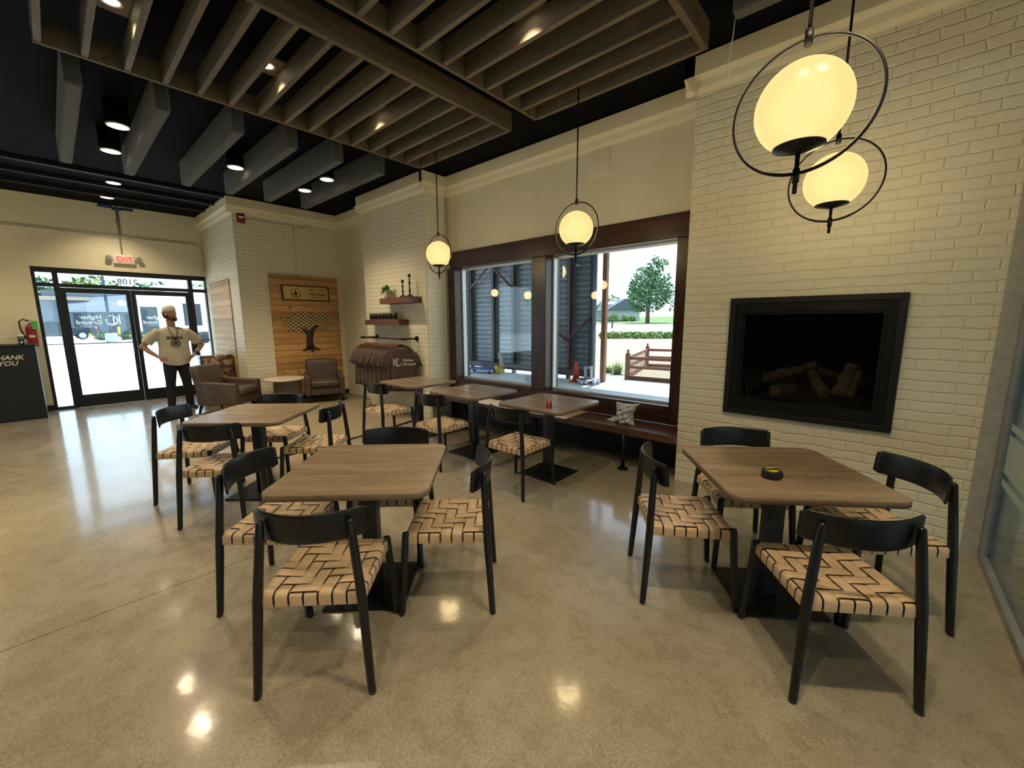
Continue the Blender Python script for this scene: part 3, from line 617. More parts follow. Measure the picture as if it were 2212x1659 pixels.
def make_chair():
    r = empty('dining_chair')
    weave_seat(r)
    sf = MB(); X = Y = .205
    for s in (-1, 1):
        sf.box(-X+.005, X-.005, s*Y-s*.028, s*Y+s*.006, .402, .440); sf.box(s*X-s*.028, s*X+s*.006, -Y, Y, .402, .440)
    sf.box(-X, X, -Y, Y, .428, .434)
    sf.build('seat_frame', M['under'], r, bevel=.004)
    for s in (-1, 1):
        # front leg: foot splayed out, domed cap level with the seat
        MB().tube([(s*.238, .245, 0), (s*.233, .240, .02), (s*.208, .212, .43), (s*.206, .21, .452), (s*.206, .21, .457)], [.0145, .0165, .0195, .019, .012], 14).build('leg', M['chair'], r)
        # rear leg runs up behind the backrest
        MB().tube([(s*.238, -.243, 0), (s*.233, -.240, .02), (s*.209, -.216, .42), (s*.182, -.203, .70), (s*.176, -.203, .760), (s*.176, -.202, .768)], [.0145, .0165, .020, .0175, .014, .006], 14).build('leg', M['chair'], r)
    # curved backrest, ends sweep forward past the legs
    sec = []
    n = 22; W_ = .228
    for k in range(n+1):
        x = -W_+2*W_*k/n; u = abs(x)/W_
        y = -.227+1.7*x*x; t = .0085-.003*u; tz = 1 if u < .96 else math.sqrt(max(0, 1-((u-.96)/.04)**2))*.18+.82
        zc, hh = .735, .066*tz
        a = math.atan(3.4*x); nx_, ny_ = -math.sin(a), math.cos(a)
        ring = []
        m = 16
        for q in range(m):
            th = 2*PI*q/m; cx_ = math.copysign(abs(math.cos(th))**.35, math.cos(th)); cz_ = math.copysign(abs(math.sin(th))**.5, math.sin(th))
            dz = hh*cz_; lean = -.10*dz
            ring.append((x+nx_*t*cx_, y+ny_*t*cx_+lean, zc+dz))
        sec.append(ring)
    MB().loft(sec).build('backrest', M['chair'], r)
    return r
proto_chair = make_chair(); first = [True]
def chair(x, y, deg, label, group=None):
    o = proto_chair if first[0] else copy_tree(proto_chair); first[0] = False
    o.location = (x, y, 0); o.rotation_euler = (0, 0, math.radians(deg)-PI/2); tag(o, label, 'chair', group); return o
chair(1.787, -.730, -45, 'black woven-seat chair at the centre table with its back to the camera')
chair(2.453, -.758, -138.5, 'black woven-seat chair on the left side of the centre table')
chair(1.7395, -1.408, 43.3, 'black woven-seat chair on the right side of the centre table, seen side-on')
chair(2.37, -1.42, 132, 'black chair at the far side of the centre table, only its backrest top showing')
chair(4.525, -.757, -129.3, 'woven-seat chair behind the left table, its backrest shining by the door reflection')
chair(3.822, -.808, -42.4, 'woven-seat chair at the left table, back to the camera')
chair(3.836, -1.534, 44, 'woven-seat chair at the left table, seen side-on in front of the rug edge')
chair(4.50, -1.41, 131, 'chair at the far side of the left table, in front of the armchair')
chair(.7655, -2.338, -146.1, 'woven-seat chair on the left side of the fireplace table')
chair(.59, -2.95, 126, 'chair between the fireplace table and the brick wall, straight backrest showing')
chair(-.073, -2.848, 35.5, 'chair on the far right of the fireplace table, beside the glass partition')
chair(.067, -2.183, -54.6, 'large woven-seat chair at the fireplace table with its back to the camera')
chair(2.41, -2.785, -87.5, 'woven-seat chair at the window table with the orange tape measure')
chair(3.51, -2.757, -87.5, 'woven-seat chair at the middle one of the window tables')
chair(4.64, -2.78, -88, 'woven-seat chair at the window table beneath the hanging shirts')
# ---------------------------------------------------------------- tables
def table(x, y, deg, sx, sy, rr, label, group, plate=(.22, .22)):
    r = empty('dining_table', (x, y, 0), math.radians(deg), label, 'table', group)
    poly = rrect(-sx/2, sx/2, -sy/2, sy/2, rr, 8)
    mb = MB(); c = 0.002
    inner = rrect(-sx/2+c, sx/2-c, -sy/2+c, sy/2-c, rr, 8)
    mb.loft([[(a, b, .714) for a, b in inner], [(a, b, .716) for a, b in poly], [(a, b, .743) for a, b in poly], [(a, b, .745) for a, b in inner]], 0, True, False, None, True)
    b0 = len(mb.v); mb.add([(a, b, .745) for a, b in inner], [tuple(range(len(inner)))], 1)
    for i in range(len(mb.m)-1): mb.m[i] = 0
    mb.build('tabletop', [M['top_edge'], M['top']], r)
    cl = MB().rbox(-.043, .043, -.043, .043, .012, .706, .006).build('column', M['column'], r)
    MB().box(-.17, .17, -.17, .17, .706, .714).build('mounting_plate', M['blackmetal'], cl)
    MB().rbox(-plate[0], plate[0], -plate[1], plate[1], 0, .012, .004).build('base_plate', M['blackmetal'], r)
    return r
table(2.09, -1.105, 44, .80, .80, .075, 'square oak-topped table in the centre foreground', 'square oak-topped tables')
table(4.13, -1.15, 42, .80, .80, .075, 'square oak-topped table at the left, nearest the entrance', 'square oak-topped tables')
table(.345, -2.56, 36.5, .80, .80, .075, 'square oak-topped table in front of the fireplace', 'square oak-topped tables')
table(2.415, -3.255, 0, .76, .76, .075, 'oak-topped window table carrying the orange tape measure', 'square oak-topped tables')
table(3.50, -3.225, 0, .80, .74, .075, 'middle one of the three tables along the window bench', 'square oak-topped tables')
table(4.64, -3.255, 0, .80, .74, .075, 'window table farthest left, below the hanging shirts', 'square oak-topped tables')
# tape measures
def tape(x, y, deg, body, face, label, lying):
    r = empty('tape_measure', (x, y, .745), math.radians(deg), label, 'tape measure')
    if lying:
        pl = [(-.044, -.026), (-.036, -.034), (.034, -.034), (.044, -.024), (.044, .010), (.030, .030), (.006, .040), (-.022, .036), (-.044, .014)]
        MB().loft([[(a*.93, b*.93, 0) for a, b in pl], [(a, b, .004) for a, b in pl], [(a, b, .036) for a, b in pl], [(a*.9, b*.9, .042) for a, b in pl]]).build('case', body, r, bevel=.002)
        MB().cyl((0, .0, .0415), (0, 0, .0445), .030, n=28).build('face_ring', face, r)
        MB().rbox(-.03, .03, -.010, .010, .0440, .0475, .004, M=Matrix.Rotation(.5, 4, 'Z')).build('clip', M['black'], r)
        MB().box(-.052, -.043, -.028, -.012, .006, .030).build('blade_hook', M['black'], r)
    else:
        MB().loft([[(x_, -.022+q*.044, z) for x_, z in ((-.035, 0), (.03, 0), (.036, .012), (.034, .04), (.02, .06), (-.01, .066), (-.03, .055), (-.037, .03))] for q in (0, 1)]).build('case', body, r, bevel=.003)
        MB().loft([[(x_*1.03, -.012+q*.024, z*1.02) for x_, z in ((-.035, 0.001), (.03, 0.001), (.036, .012), (.034, .04), (.02, .06), (-.01, .066), (-.03, .055), (-.037, .03))] for q in (0, 1)]).build('grip_band', face, r, bevel=.002)
        MB().box(.035, .043, -.010, .010, .004, .022).build('blade_hook', M['black'], r)
        MB().rbox(-.02, .018, -.030, -.022, .02, .05, .004).build('clip', M['chrome'], r)
tape(.345, -2.385, 10, M['black'], M['yellow'], 'black tape measure with a yellow ring lying on the fireplace table', True)
tape(2.245, -3.03, -60, M['black'], M['orange'], 'orange and black tape measure standing on the window table', False)
# ---------------------------------------------------------------- bench under the window
r = empty('window_bench', (3.3, -4.0, 0), 0, 'long glossy brown wooden bench fixed beneath the window', 'bench')
mb = MB().box(1.358-3.3, 5.195-3.3, -.25, .165, .375, .45); mb.build('seat', M['bench'], r, bevel=.006)
for x in (1.885, 3.05, 4.35):
    b = MB().cyl((x-3.3, .15, .008), (x-3.3, .15, .375), .021); b.lathe([(.055, 0), (.055, .010), (.03, .016)], c=(x-3.3, .15, 0)); b.build('leg', M['blacksteel'], r)
def sheet(x, y, deg, sx, sy, z, m, label, th=.006):
    tag(MB().box(-sx/2, sx/2, -sy/2, sy/2, 0, th, M=Matrix.Translation((x, y, z)) @ Matrix.Rotation(math.radians(deg), 4, 'Z')).build('board_sheet', m), label, 'board')
sheet(3.86, -3.90, 0, 2.62, .30, .4505, M['paper'], 'long white flat board lying on the bench behind the window tables')
sheet(2.62, -4.02, 0, .16, .40, .457, M['kraft'], 'brown cardboard sheet lying on the bench next to the white board')
# plastic bag
def bag():
    rd = random.Random(4); r = empty('plastic_bag', (1.965, -4.02, .4505), math.radians(172), 'crumpled silvery plastic bag sitting on the window bench', 'bag')
    # local +x runs to the viewer's right, +y away from the wall side is negative; a pillow with pointed upper corners
    r.scale = (1.4, 1.0, 1.1); nu, nv = 22, 16; ph = [rd.uniform(0, 6) for _ in range(12)]
    def P(u, v, s):
        # u 0..1 left to right, v 0..1 bottom to top
        xl = -.095+.02*v+.02*math.sin(3*v); xr = .085+.055*v-.03*math.sin(PI*v)
        x = xl+(xr-xl)*u; z = .004+v*(.195+.030*u*u+.012*(1-u)**3)
        e = max(0, (1-abs(2*u-1)**2.2))*max(0, 1-max(0, v)**2.5)*(1 if v > .12 else .55+.45*v/.12)
        d = .058*e**.6+.002
        wr = .010*math.sin(14*u+9*v+ph[0])+.008*math.sin(23*v-11*u+ph[1])+.006*math.sin(31*u+5*v+ph[2])+.005*rd.uniform(-1, 1)
        return (x+.004*math.sin(20*v+ph[3]), s*(d+wr*min(1, e*2))-.03*v+.04*v*0, z)
    m = plain('silver_plastic', (.66, .70, .76), .2, .2, var=.25, nscale=26, bump=.8, bscale=45)
    mb = MB()
    for s in (1, -1):
        vs = [P(i/nu, j/nv, s) for j in range(nv+1) for i in range(nu+1)]
        fs = [(j*(nu+1)+i, j*(nu+1)+i+1, (j+1)*(nu+1)+i+1, (j+1)*(nu+1)+i) for j in range(nv) for i in range(nu)]
        mb.add(vs, fs if s < 0 else [f[::-1] for f in fs], 0, False)
    mb.build('bag_body', m, r)
    MB().loft([[(-.085, -.03, .003), (-.085, .03, .003), (-.095, .02, .045), (-.095, -.01, .05)], [(-.135, -.02, .002), (-.135, .02, .002), (-.140, .015, .010), (-.140, -.01, .012)], [(-.165, -.01, .001), (-.165, .01, .001), (-.166, .01, .004), (-.166, -.005, .004)]], smooth=False).build('loose_corner', m, r)
bag()
# ---------------------------------------------------------------- fireplace insert
r = empty('fireplace_insert', (.42, -3.89, .75), 0, 'black metal framed gas fireplace set into the white brick wall', 'fireplace')
def F(mb, n, m, **k): mb.v = [(x-.42, y+3.89, z-.75) for x, y, z in mb.v]; return mb.build(n, m, r, **k)
def frame(mb, x0, x1, z0, z1, t, y0, y1):
    tl, tt = t
    mb.box(x0, x0+tl, y0, y1, z0, z1); mb.box(x1-tl, x1, y0, y1, z0, z1); mb.box(x0+tl, x1-tl, y0, y1, z0, z0+tt); mb.box(x0+tl, x1-tl, y0, y1, z1-tt, z1); return mb
F(frame(MB(), -.128, .967, .752, 1.73, (.045, .045), -3.889, -3.862), 'outer_frame', M['blackpaint'], bevel=.002)
F(frame(MB(), -.083, .922, .797, 1.685, (.05, .07), -3.90, -3.872), 'face_panel', M['blackmetal'], bevel=.002)
F(frame(MB(), -.03, .87, .87, 1.615, (.02, .02), -3.905, -3.884), 'glass_frame', M['blackmetal'])
fb = MB(); a0, a1, q0, q1 = -.08, .92, .81, 1.68
fb.box(a0, a1, -4.40, -4.38, q0, q1); fb.box(a0, a0+.02, -4.38, -3.90, q0, q1); fb.box(a1-.02, a1, -4.38, -3.90, q0, q1); fb.box(a0, a1, -4.38, -3.90, q0, q0+.04); fb.box(a0, a1, -4.38, -3.90, q1-.03, q1)
F(fb, 'firebox', M['firebrick'])
F(MB().box(-.01, .85, -3.902, -3.898, .89, 1.595), 'glass', M['glass_fire'])
F(MB().box(-.0, .84, -3.955, -3.93, .875, .90).box(.06, .76, -4.27, -3.985, .85, .915), 'burner_tray', M['column'])
def log(p0, p1, r0, r1, label=None, end=True):
    random.seed(int(p0[0]*1000)); n = 10; pts = []; rad = []
    for k in range(n+1):
        t = k/n; pts.append([p0[i]+(p1[i]-p0[i])*t+random.uniform(-.006, .006) for i in range(3)]); rad.append((r0+(r1-r0)*t)*random.uniform(.88, 1.12))
    mb = MB().tube(pts, rad, 14, 0, False)
    n_ = 14; L = len(mb.v); mb.f.append(tuple(range(n_-1, -1, -1))); mb.m.append(1); mb.sm.append(False)
    mb.f.append(tuple(range(L-n_, L))); mb.m.append(1); mb.sm.append(False)
    mb.v = [(x-.42, y, z) for x, y, z in mb.v]
    o = mb.build('ceramic_log', [M['ash'], M['cutwood']]); o.location = (.42, -3.89, .75); return o
LG = 'ceramic logs in the fireplace'
tag(log((.28, -.13, .215), (.44, -.36, .42), .047, .032), 'ceramic log with a pale cut end pointing out of the fireplace, right of the middle', 'log', LG)
tag(log((.19, -.11, .215), (.13, -.16, .46), .052, .040), 'split upright ceramic log leaning at the right side of the fire', 'log', LG)
tag(log((.125, -.11, .215), (.085, -.14, .42), .030, .022), 'thin split ceramic log leaning beside the upright one', 'log', LG)
tag(log((.62, -.12, .205), (.52, -.32, .22), .05, .04), 'short ceramic log lying at the left front of the fire', 'log', LG)
tag(log((.72, -.22, .30), (.36, -.30, .43), .042, .032), 'dark ceramic log resting across the left logs', 'log', LG)
tag(log((.46, -.34, .40), (.18, -.36, .33), .036, .030), 'charred ceramic log lying across the back of the fire', 'log', LG)
ORD = ['first', 'second', 'third', 'fourth', 'fifth', 'sixth', 'seventh', 'eighth', 'ninth', 'tenth', 'eleventh', 'twelfth', 'thirteenth', 'fourteenth', 'fifteenth', 'last']
# ---------------------------------------------------------------- tree wall
r = empty('knotty_pine_cladding', (8.65, -3.46, .12), 0, 'wide knotty pine board panel with the tree on it', 'wall panel')
def Lc(mb, n, m, o=(8.65, -3.46, .12), par=None, **k):
    mb.v = [(x-o[0], y-o[1], z-o[2]) for x, y, z in mb.v]; return mb.build(n, m, par or r, **k)
pb = MB(); z = .12; random.seed(2)
while z < 2.43:
    d = random.choice((.018, .022, .026, .030)); pb.box(8.65-d, 8.65, -4.09, -2.84, z, min(z+.121, 2.43)); z += .125
Lc(pb, 'boards', M['pine'], bevel=.002)
Lc(MB().box(8.612, 8.65, -2.84, -2.815, .12, 2.45).box(8.612, 8.65, -4.115, -4.09, .12, 2.45).box(8.612, 8.65, -4.09, -2.84, 2.43, 2.45), 'edge_trim', M['pine'])
# brass plaque
r2 = empty('brass_plaque', (8.612, -3.465, 2.115), 0, 'brass plaque reading Dream Center Women, on a dark wooden backing above the tree', 'plaque')
MB().box(-.022, 0, -.456, .456, -.147, .147).build('backing_board', M['dwood_x'], r2, bevel=.003)
r2p = MB().box(-.026, -.022, -.425, .425, -.122, .122).build('brass_plate', M['gold'], r2)

for sy in (-1, 1):
    for sz in (-1, 1): 
        MB().cyl((-.030, sy*.40, sz*.10), (-.026, sy*.40, sz*.10), .009, n=12).build('screw', M['chrome'], r2p)
X_ = -.0272
text('lettering', 'DREAM  CENTER', .036, M['ink'], r2p, (X_, -.045, .062), FACE_MX, .0006, .0012, space=1.25)
text('lettering', 'Women', .095, M['ink'], r2p, (X_, -.045, -.045), FACE_MX, .0006, .0008, shear=.35, space=1.05)
text('lettering', 'TRANSFORMING WOMEN', .022, M['ink'], r2p, (X_, -.06, -.083), FACE_MX, .0006, .0008)
em = MB()
def arc_y(mb, cy, cz, rr, a0, a1, w0, w1, x, n=30):
    for k in range(n):
        t0 = a0+(a1-a0)*k/n; t1 = a0+(a1-a0)*(k+1)/n; m0 = math.sin(PI*k/n); m1 = math.sin(PI*(k+1)/n); u0 = w0+(w1-w0)*m0; u1 = w0+(w1-w0)*m1
        P = [(cy-(rr+s)*math.cos(t), cz+(rr+s)*math.sin(t)) for t, s in ((t0, -u0), (t0, u0), (t1, u1), (t1, -u1))]
        mb.add([(x, a, b) for a, b in P]+[(x+.001, a, b) for a, b in P], [(0,3,2,1),(4,5,6,7),(0,1,5,4),(2,3,7,6)])
arc_y(em, .20, 0, .088, math.radians(95), math.radians(405), .002, .007, X_)
em.cyl((X_, .215, .045), (X_+.001, .215, .045), .014, n=16)
star = []
for k in range(8):
    a = math.radians(45*k+22); rr = .060 if k % 2 == 0 else .026; star.append((.205-rr*math.cos(a-.4), -.015+rr*math.sin(a-.4)))
em.loft([[(X_, a, b) for a, b in star], [(X_+.001, a, b) for a, b in star]], smooth=False)
em.loft([[(X_, .178, .095), (X_, .150, .092), (X_, .165, .062)], [(X_+.001, .178, .095), (X_+.001, .150, .092), (X_+.001, .165, .062)]], smooth=False)
em.build('emblem', M['ink'], r2p)
# tree relief
r3 = empty('tree_wall_relief', (8.618, -3.47, .96), 0, 'carved dark tree with gilded leaf-shaped crown on the pine panel', 'wall art')
rw = MB()
def outline(y): # crown upper and lower limit at local y (+y is left in the photo)
    return
rows = 13
leafs = []
crown_rows = [(-.37,-.02,[]),]
for j in range(14):
    z = .40+.034*j
    for i in range(-9, 10):
        y = i*.098+(.049 if j % 2 else 0)
        # crown silhouette: wide low cloud with two humps
        top = .80+.035*math.cos(y*9.5)-.62*max(0, abs(y+.02)-.22)**1.25*1.35 - (.06 if abs(y+.06) < .08 else 0)
        bot = .455+.10*math.sin(min(1, abs(y)/.40)*PI)*-.55 + .55*max(0, abs(y)-.36)
        if bot-.01 <= z <= top and abs(y) < .48: leafs.append((y, z))
for y, z in leafs:
    n = 12; pts = []
    for k in range(n):
        a = 2*PI*k/n; pts.append((y+.044*math.copysign(abs(math.cos(a))**1.5, math.cos(a)), z+.0155*math.sin(a)))
    rw.loft([[(0, y+(a-y)*1.16, z+(b-z)*1.22) for a, b in pts], [(-.007, y+(a-y)*1.16, z+(b-z)*1.22) for a, b in pts]], 1, smooth=False)  # dark backing stands in for the shadow between leaves
    base = [(-.012, y+(a-y)*.92, z+(b-z)*.9) for a, b in pts]; top = [(-.020, y+(a-y)*.8, z+(b-z)*.8) for a, b in pts]
    rw.loft([[(-.005, y+(a-y)*.92, z+(b-z)*.9) for a, b in pts], base, top], smooth=False)
rw.build('foliage', [M['goldleaf'], M['bark']], r3)
tk = MB()
def limb(pts, rad): tk.tube([(-.016, a, b) for a, b in pts], rad, 10, flat=1)
limb([(0, .07), (.005, .15), (0, .30), (.0, .36), (.0, .42)], [.085, .066, .062, .058, .04])
limb([(0, .30), (.06, .40), (.13, .46), (.20, .50)], [.045, .032, .022, .012]); limb([(.03, .34), (.08, .47), (.09, .50)], [.03, .018, .01])
limb([(-.02, .30), (-.06, .42), (-.12, .50), (-.18, .505)], [.05, .042, .03, .015]); limb([(-.04, .35), (-.07, .46), (-.06, .50)], [.03, .02, .012])
limb([(.03, .08), (.08, .045), (.16, .02)], [.035, .024, .008]); limb([(-.04, .08), (-.12, .045), (-.20, .03)], [.035, .022, .008]); limb([(-.01, .07), (-.03, .02), (-.06, -.015)], [.035, .024, .008])
for i, v in enumerate(tk.v): tk.v[i] = (-.0005+(v[0]+.016)*.35-.014, v[1], v[2])
tk.build('trunk', M['bark'], r3)
# pine cladding on the side wall facing the room, white brick beside it
o = MB(); z = .10
while z < 2.36: o.box(9.20, 10.60, -2.33, -2.312, z, min(z+.121, 2.36)); z += .125
tag(o.build('pine_cladding', M['pine_x']), 'pale knotty pine boards cladding the side wall next to the glass entrance', 'wall panel')
# fire alarm, conduit, box
o = empty('fire_alarm_strobe', (8.65, -2.46, 3.37), 0, 'small red fire alarm strobe high on the tree wall', 'fire alarm')
MB().rbox(-.045, 0, -.06, .06, -.08, .08, .008).build('housing', M['red'], o); MB().rbox(-.06, -.045, -.04, .04, .0, .035, .008).build('strobe_lens', M['white'], o)
o = MB().tube([(8.637, -2.53, 3.37), (8.637, -3.53, 3.37)], .012, 8); o.tube([(8.637, -3.33, 3.37), (8.637, -3.33, 2.60)], .009, 8); o.cyl((8.637, -3.33, 2.56), (8.637, -3.33, 2.60), .016, n=8)
tag(o.build('wall_conduit', M['conduit']), 'cream painted conduit running from the red alarm, with one drop downwards', 'conduit')
tag(MB().rbox(8.60, 8.65, -3.65, -3.53, 3.31, 3.43, .008).build('junction_box', M['conduit']), 'square cream junction box high on the tree wall', 'junction box')
# ---------------------------------------------------------------- armchairs
def armchair(x, y, deg, s, label):
    r = empty('leather_armchair', (x, y, 0), math.radians(deg)-PI/2, label, 'armchair', 'brown leather armchairs')
    r.scale = (s, s, s)
    A = M['armfab']
    # front faces +y; width .74, depth .76
    MB().rbox(-.27, .27, -.30, .33, .17, .33, .02).build('seat_base', A, r)
    MB().rbox(-.265, .265, -.22, .37, .33, .465, .045).build('seat_cushion', A, r)
    bk = []
    for k in range(9):
        t = k/8; z = .17+.68*t; yy = -.30-.13*t; w_ = .29+.03*math.sin(t*PI*.5); th = .075-.012*t
        cr = .02 if k < 8 else .0
        ring = []
        hw = w_-(0 if k < 8 else .02)
        for a, b in rrect(-hw, hw, yy-th, yy+th, .04, 4): ring.append((a, b, z))
        bk.append(ring)
    bk.append([(a*.93, b+(0), .865) for a, b in rrect(-.31, .31, -.49, -.39, .04, 4)])
    MB().loft(bk).build('backrest', A, r)
    for sd in (-1, 1):
        ring = []
        for (yy, zt, xo) in ((-.36, .60, .36), (-.1, .585, .365), (.15, .57, .37), (.335, .56, .375)):
            x0, x1 = sorted((sd*.275, sd*xo)); ring.append([(a, yy, b) for a, b in rrect(x0, x1, .17, zt, .03, 4)])
        MB().loft(ring).build('armrest', A, r)
        MB().tube([(sd*.32, .30, 0), (sd*.32, .29, .18)], [.018, .028], 8).build('leg', M['black'], r)
        MB().tube([(sd*.29, -.40, 0), (sd*.29, -.34, .18)], [.018, .028], 8).build('leg', M['black'], r)
armchair(8.40, -1.97, -137, .95, 'brown leather armchair by the entrance, its back and side to the camera')
armchair(8.14, -3.49, 160, .93, 'brown leather armchair facing the room in front of the tree panel')
# round side table
r = empty('round_side_table', (8.13, -2.76, 0), 0, 'round side table with a pale stone top between the two armchairs', 'side table')
MB().lathe([(.325, .495), (.335, .503), (.335, .522), (.325, .53)], n=48).build('table_top', M['stone'], r)
arc = MB()
a0, a1 = math.radians(75), math.radians(330); n = 28; R0, R1 = .235, .21
cx_, cy_ = .03, -.06
o_, i_ = [], []
for k in range(n+1):
    a = a0+(a1-a0)*k/n; o_.append((cx_+R0*math.cos(a), cy_+R0*math.sin(a))); i_.append((cx_+R1*math.cos(a), cy_+R1*math.sin(a)))
arc.prism(o_+i_[::-1], 0, .495); arc.build('curved_base', M['drum'], r)
# wrapped stump block by the cladding
def swirl_mat():
    m, n, b = newmat('petrified_wood'); b.inputs['Roughness'].default_value = .12; b.inputs['Coat Weight'].default_value = .6
    tc = N(n, 'ShaderNodeTexCoord'); nz = N(n, 'ShaderNodeTexNoise'); nz.inputs['Scale'].default_value = 3.5; nz.inputs['Detail'].default_value = 6; nz.inputs['Distortion'].default_value = 2.5
    n.links.new(tc.outputs['Object'], nz.inputs['Vector']); cr = N(n, 'ShaderNodeValToRGB'); e = cr.color_ramp.elements
    e[0].position = .36; e[0].color = (.012, .006, .004, 1); e[1].position = .66; e[1].color = (.62, .50, .36, 1); k = e.new(.48); k.color = (.14, .055, .025, 1); k = e.new(.56); k.color = (.33, .17, .09, 1)
    n.links.new(nz.outputs['Fac'], cr.inputs[0]); n.links.new(cr.outputs[0], b.inputs['Base Color'])
    bp = N(n, 'ShaderNodeBump'); bp.inputs['Strength'].default_value = .8; bp.inputs['Distance'].default_value = .02; n.links.new(nz.outputs['Fac'], bp.inputs['Height']); n.links.new(bp.outputs[0], b.inputs['Normal'])
    return m
tag(MB().rbox(9.35, 9.95, -2.30, -1.77, 0, .935, .03).build('wood_pedestal', swirl_mat()), 'shiny brown swirled root-wood block standing behind the left armchair', 'pedestal')
# rug
rp = [(5.02, -1.42), (5.04, -1.9), (5.10, -2.4), (5.18, -2.9), (5.30, -3.45), (5.41, -3.84), (7.05, -3.84), (7.3, -4.1), (8.5, -4.1), (8.58, -3.5), (8.56, -2.5), (8.52, -1.6), (8.45, -1.45), (7.2, -1.38), (5.8, -1.36), (5.08, -1.37)]
r = empty('woven_rug', (6.8, -2.7, 0), 0, 'large beige woven rug with a black edge under the armchairs', 'rug')
MB().prism([(a-6.8, b+2.7) for a, b in rp], 0.0005, .010).build('rug_field', M['rug'], r)
bd = MB().tube([(a-6.8, b+2.7, .008) for a, b in rp], .012, 6, closed=True); bd.build('rug_binding', M['black'], r)
# ---------------------------------------------------------------- shelves, rail and shirts
tag(MB().box(5.36, 6.27, -3.89, -3.70, 1.835, 1.93).build('wooden_wall_shelf', M['shelf'], bevel=.004), 'upper thick brown floating shelf, with the plant and candlesticks', 'shelf')
tag(MB().box(5.73, 6.78, -3.89, -3.70, 1.495, 1.585).build('wooden_wall_shelf', M['shelf'], bevel=.004), 'lower thick brown floating shelf, holding the row of black cups', 'shelf')
r = empty('potted_plant', (6.16, -3.785, 1.93), 0, 'small green leafy plant in a speckled pale pot on the upper shelf', 'plant')
MB().lathe([(.04, 0), (.058, .03), (.062, .08), (.056, .125), (.05, .125), (.05, .10)], n=20).build('pot', M['pot'], r)
random.seed(7); lf = MB()
for k in range(60):
    a = random.uniform(0, 2*PI); L = random.uniform(.10, .19); el = random.uniform(.1, 1.2); pts = []
    for q in range(6):
        t = q/5; rr = L*t*math.cos(el); pts.append((rr*math.cos(a), rr*math.sin(a)*.8, .12+L*t*math.sin(el)+.035*t-.10*t*t))
    wd = random.uniform(.012, .020); side = Vector((-math.sin(a), math.cos(a), .2)).normalized(); vs = []
    for q, p in enumerate(pts):
        ww = wd*math.sin(PI*(q+.35)/5.7); P_0 = Vector(p); vs += [P_0-side*ww, P_0+Vector((0, 0, .003)), P_0+side*ww]
    fs = [(3*q+j, 3*q+j+1, 3*q+j+4, 3*q+j+3) for q in range(5) for j in range(2)]
    vs2 = [v-Vector((0, 0, .0015)) for v in vs]
    lf.add(vs, fs, 0, True); lf.add(vs2, [f[::-1] for f in fs], 0, True)
lf.build('foliage', M['leafgreen'], r)
def candlestick(x, h, label):
    o = MB().lathe([(.062, 0), (.058, .012), (.03, .03), (.012, .045), (.010, .075), (.020, .088), (.020, .096), (.010, .108), (.009, h*.55), (.018, h*.58), (.018, h*.63), (.010, h*.66), (.0085, h-.05), (.012, h-.045), (.022, h-.04), (.022, h), (.012, h)], c=(0, 0, 0), n=20).build('candlestick', M['black'])
    o.location = (x, -3.78, 1.93); tag(o, label, 'candlestick', 'black turned candlesticks')
candlestick(5.70, .27, 'shorter black turned candlestick on the upper shelf'); candlestick(5.51, .345, 'taller black turned candlestick on the upper shelf')
for k in range(7):
    r = empty('black_cup', (6.67-k*.118, -3.775, 1.585), 0, ['black cup at the left end of the row on the lower shelf', 'black cup second from the left on the lower shelf', 'black cup third from the left on the lower shelf', 'black cup in the middle of the row on the lower shelf', 'black cup third from the right on the lower shelf', 'black cup second from the right on the lower shelf', 'black cup at the right end of the row on the lower shelf'][k], 'cup', 'black cups on the lower shelf')
    MB().lathe([(.044, .014), (.045, .105), (.040, .105), (.040, .03)], n=20).build('cup_body', M['black'], r); MB().lathe([(.040, 0), (.044, .014)], n=20).build('cup_base', M['shelf'], r)
r = empty('garment_rail', (6.12, -3.63, 1.28), 0, 'black pipe clothes rail fixed to the white brick pier', 'clothes rail')
MB().cyl((-.66, 0, 0), (.66, 0, 0), .013, n=12).build('rail', M['blacksteel'], r)
for sx in (-.60, .60):
    b = MB().cyl((sx, 0, 0), (sx, -.26, 0), .013, n=12); b.cyl((sx-.03, 0, 0), (sx+.03, 0, 0), .020, n=12); b.cyl((sx, -.26, 0), (sx, -.245, 0), .042, n=20); b.cyl((sx, -.245, 0), (sx, -.22, 0), .02, n=12)
    b.build('bracket', M['blacksteel'], r)
MB().cyl((-.70, 0, 0), (-.655, 0, 0), .019, n=12).cyl((.655, 0, 0), (.70, 0, 0), .019, n=12).build('end_cap', M['blacksteel'], r)
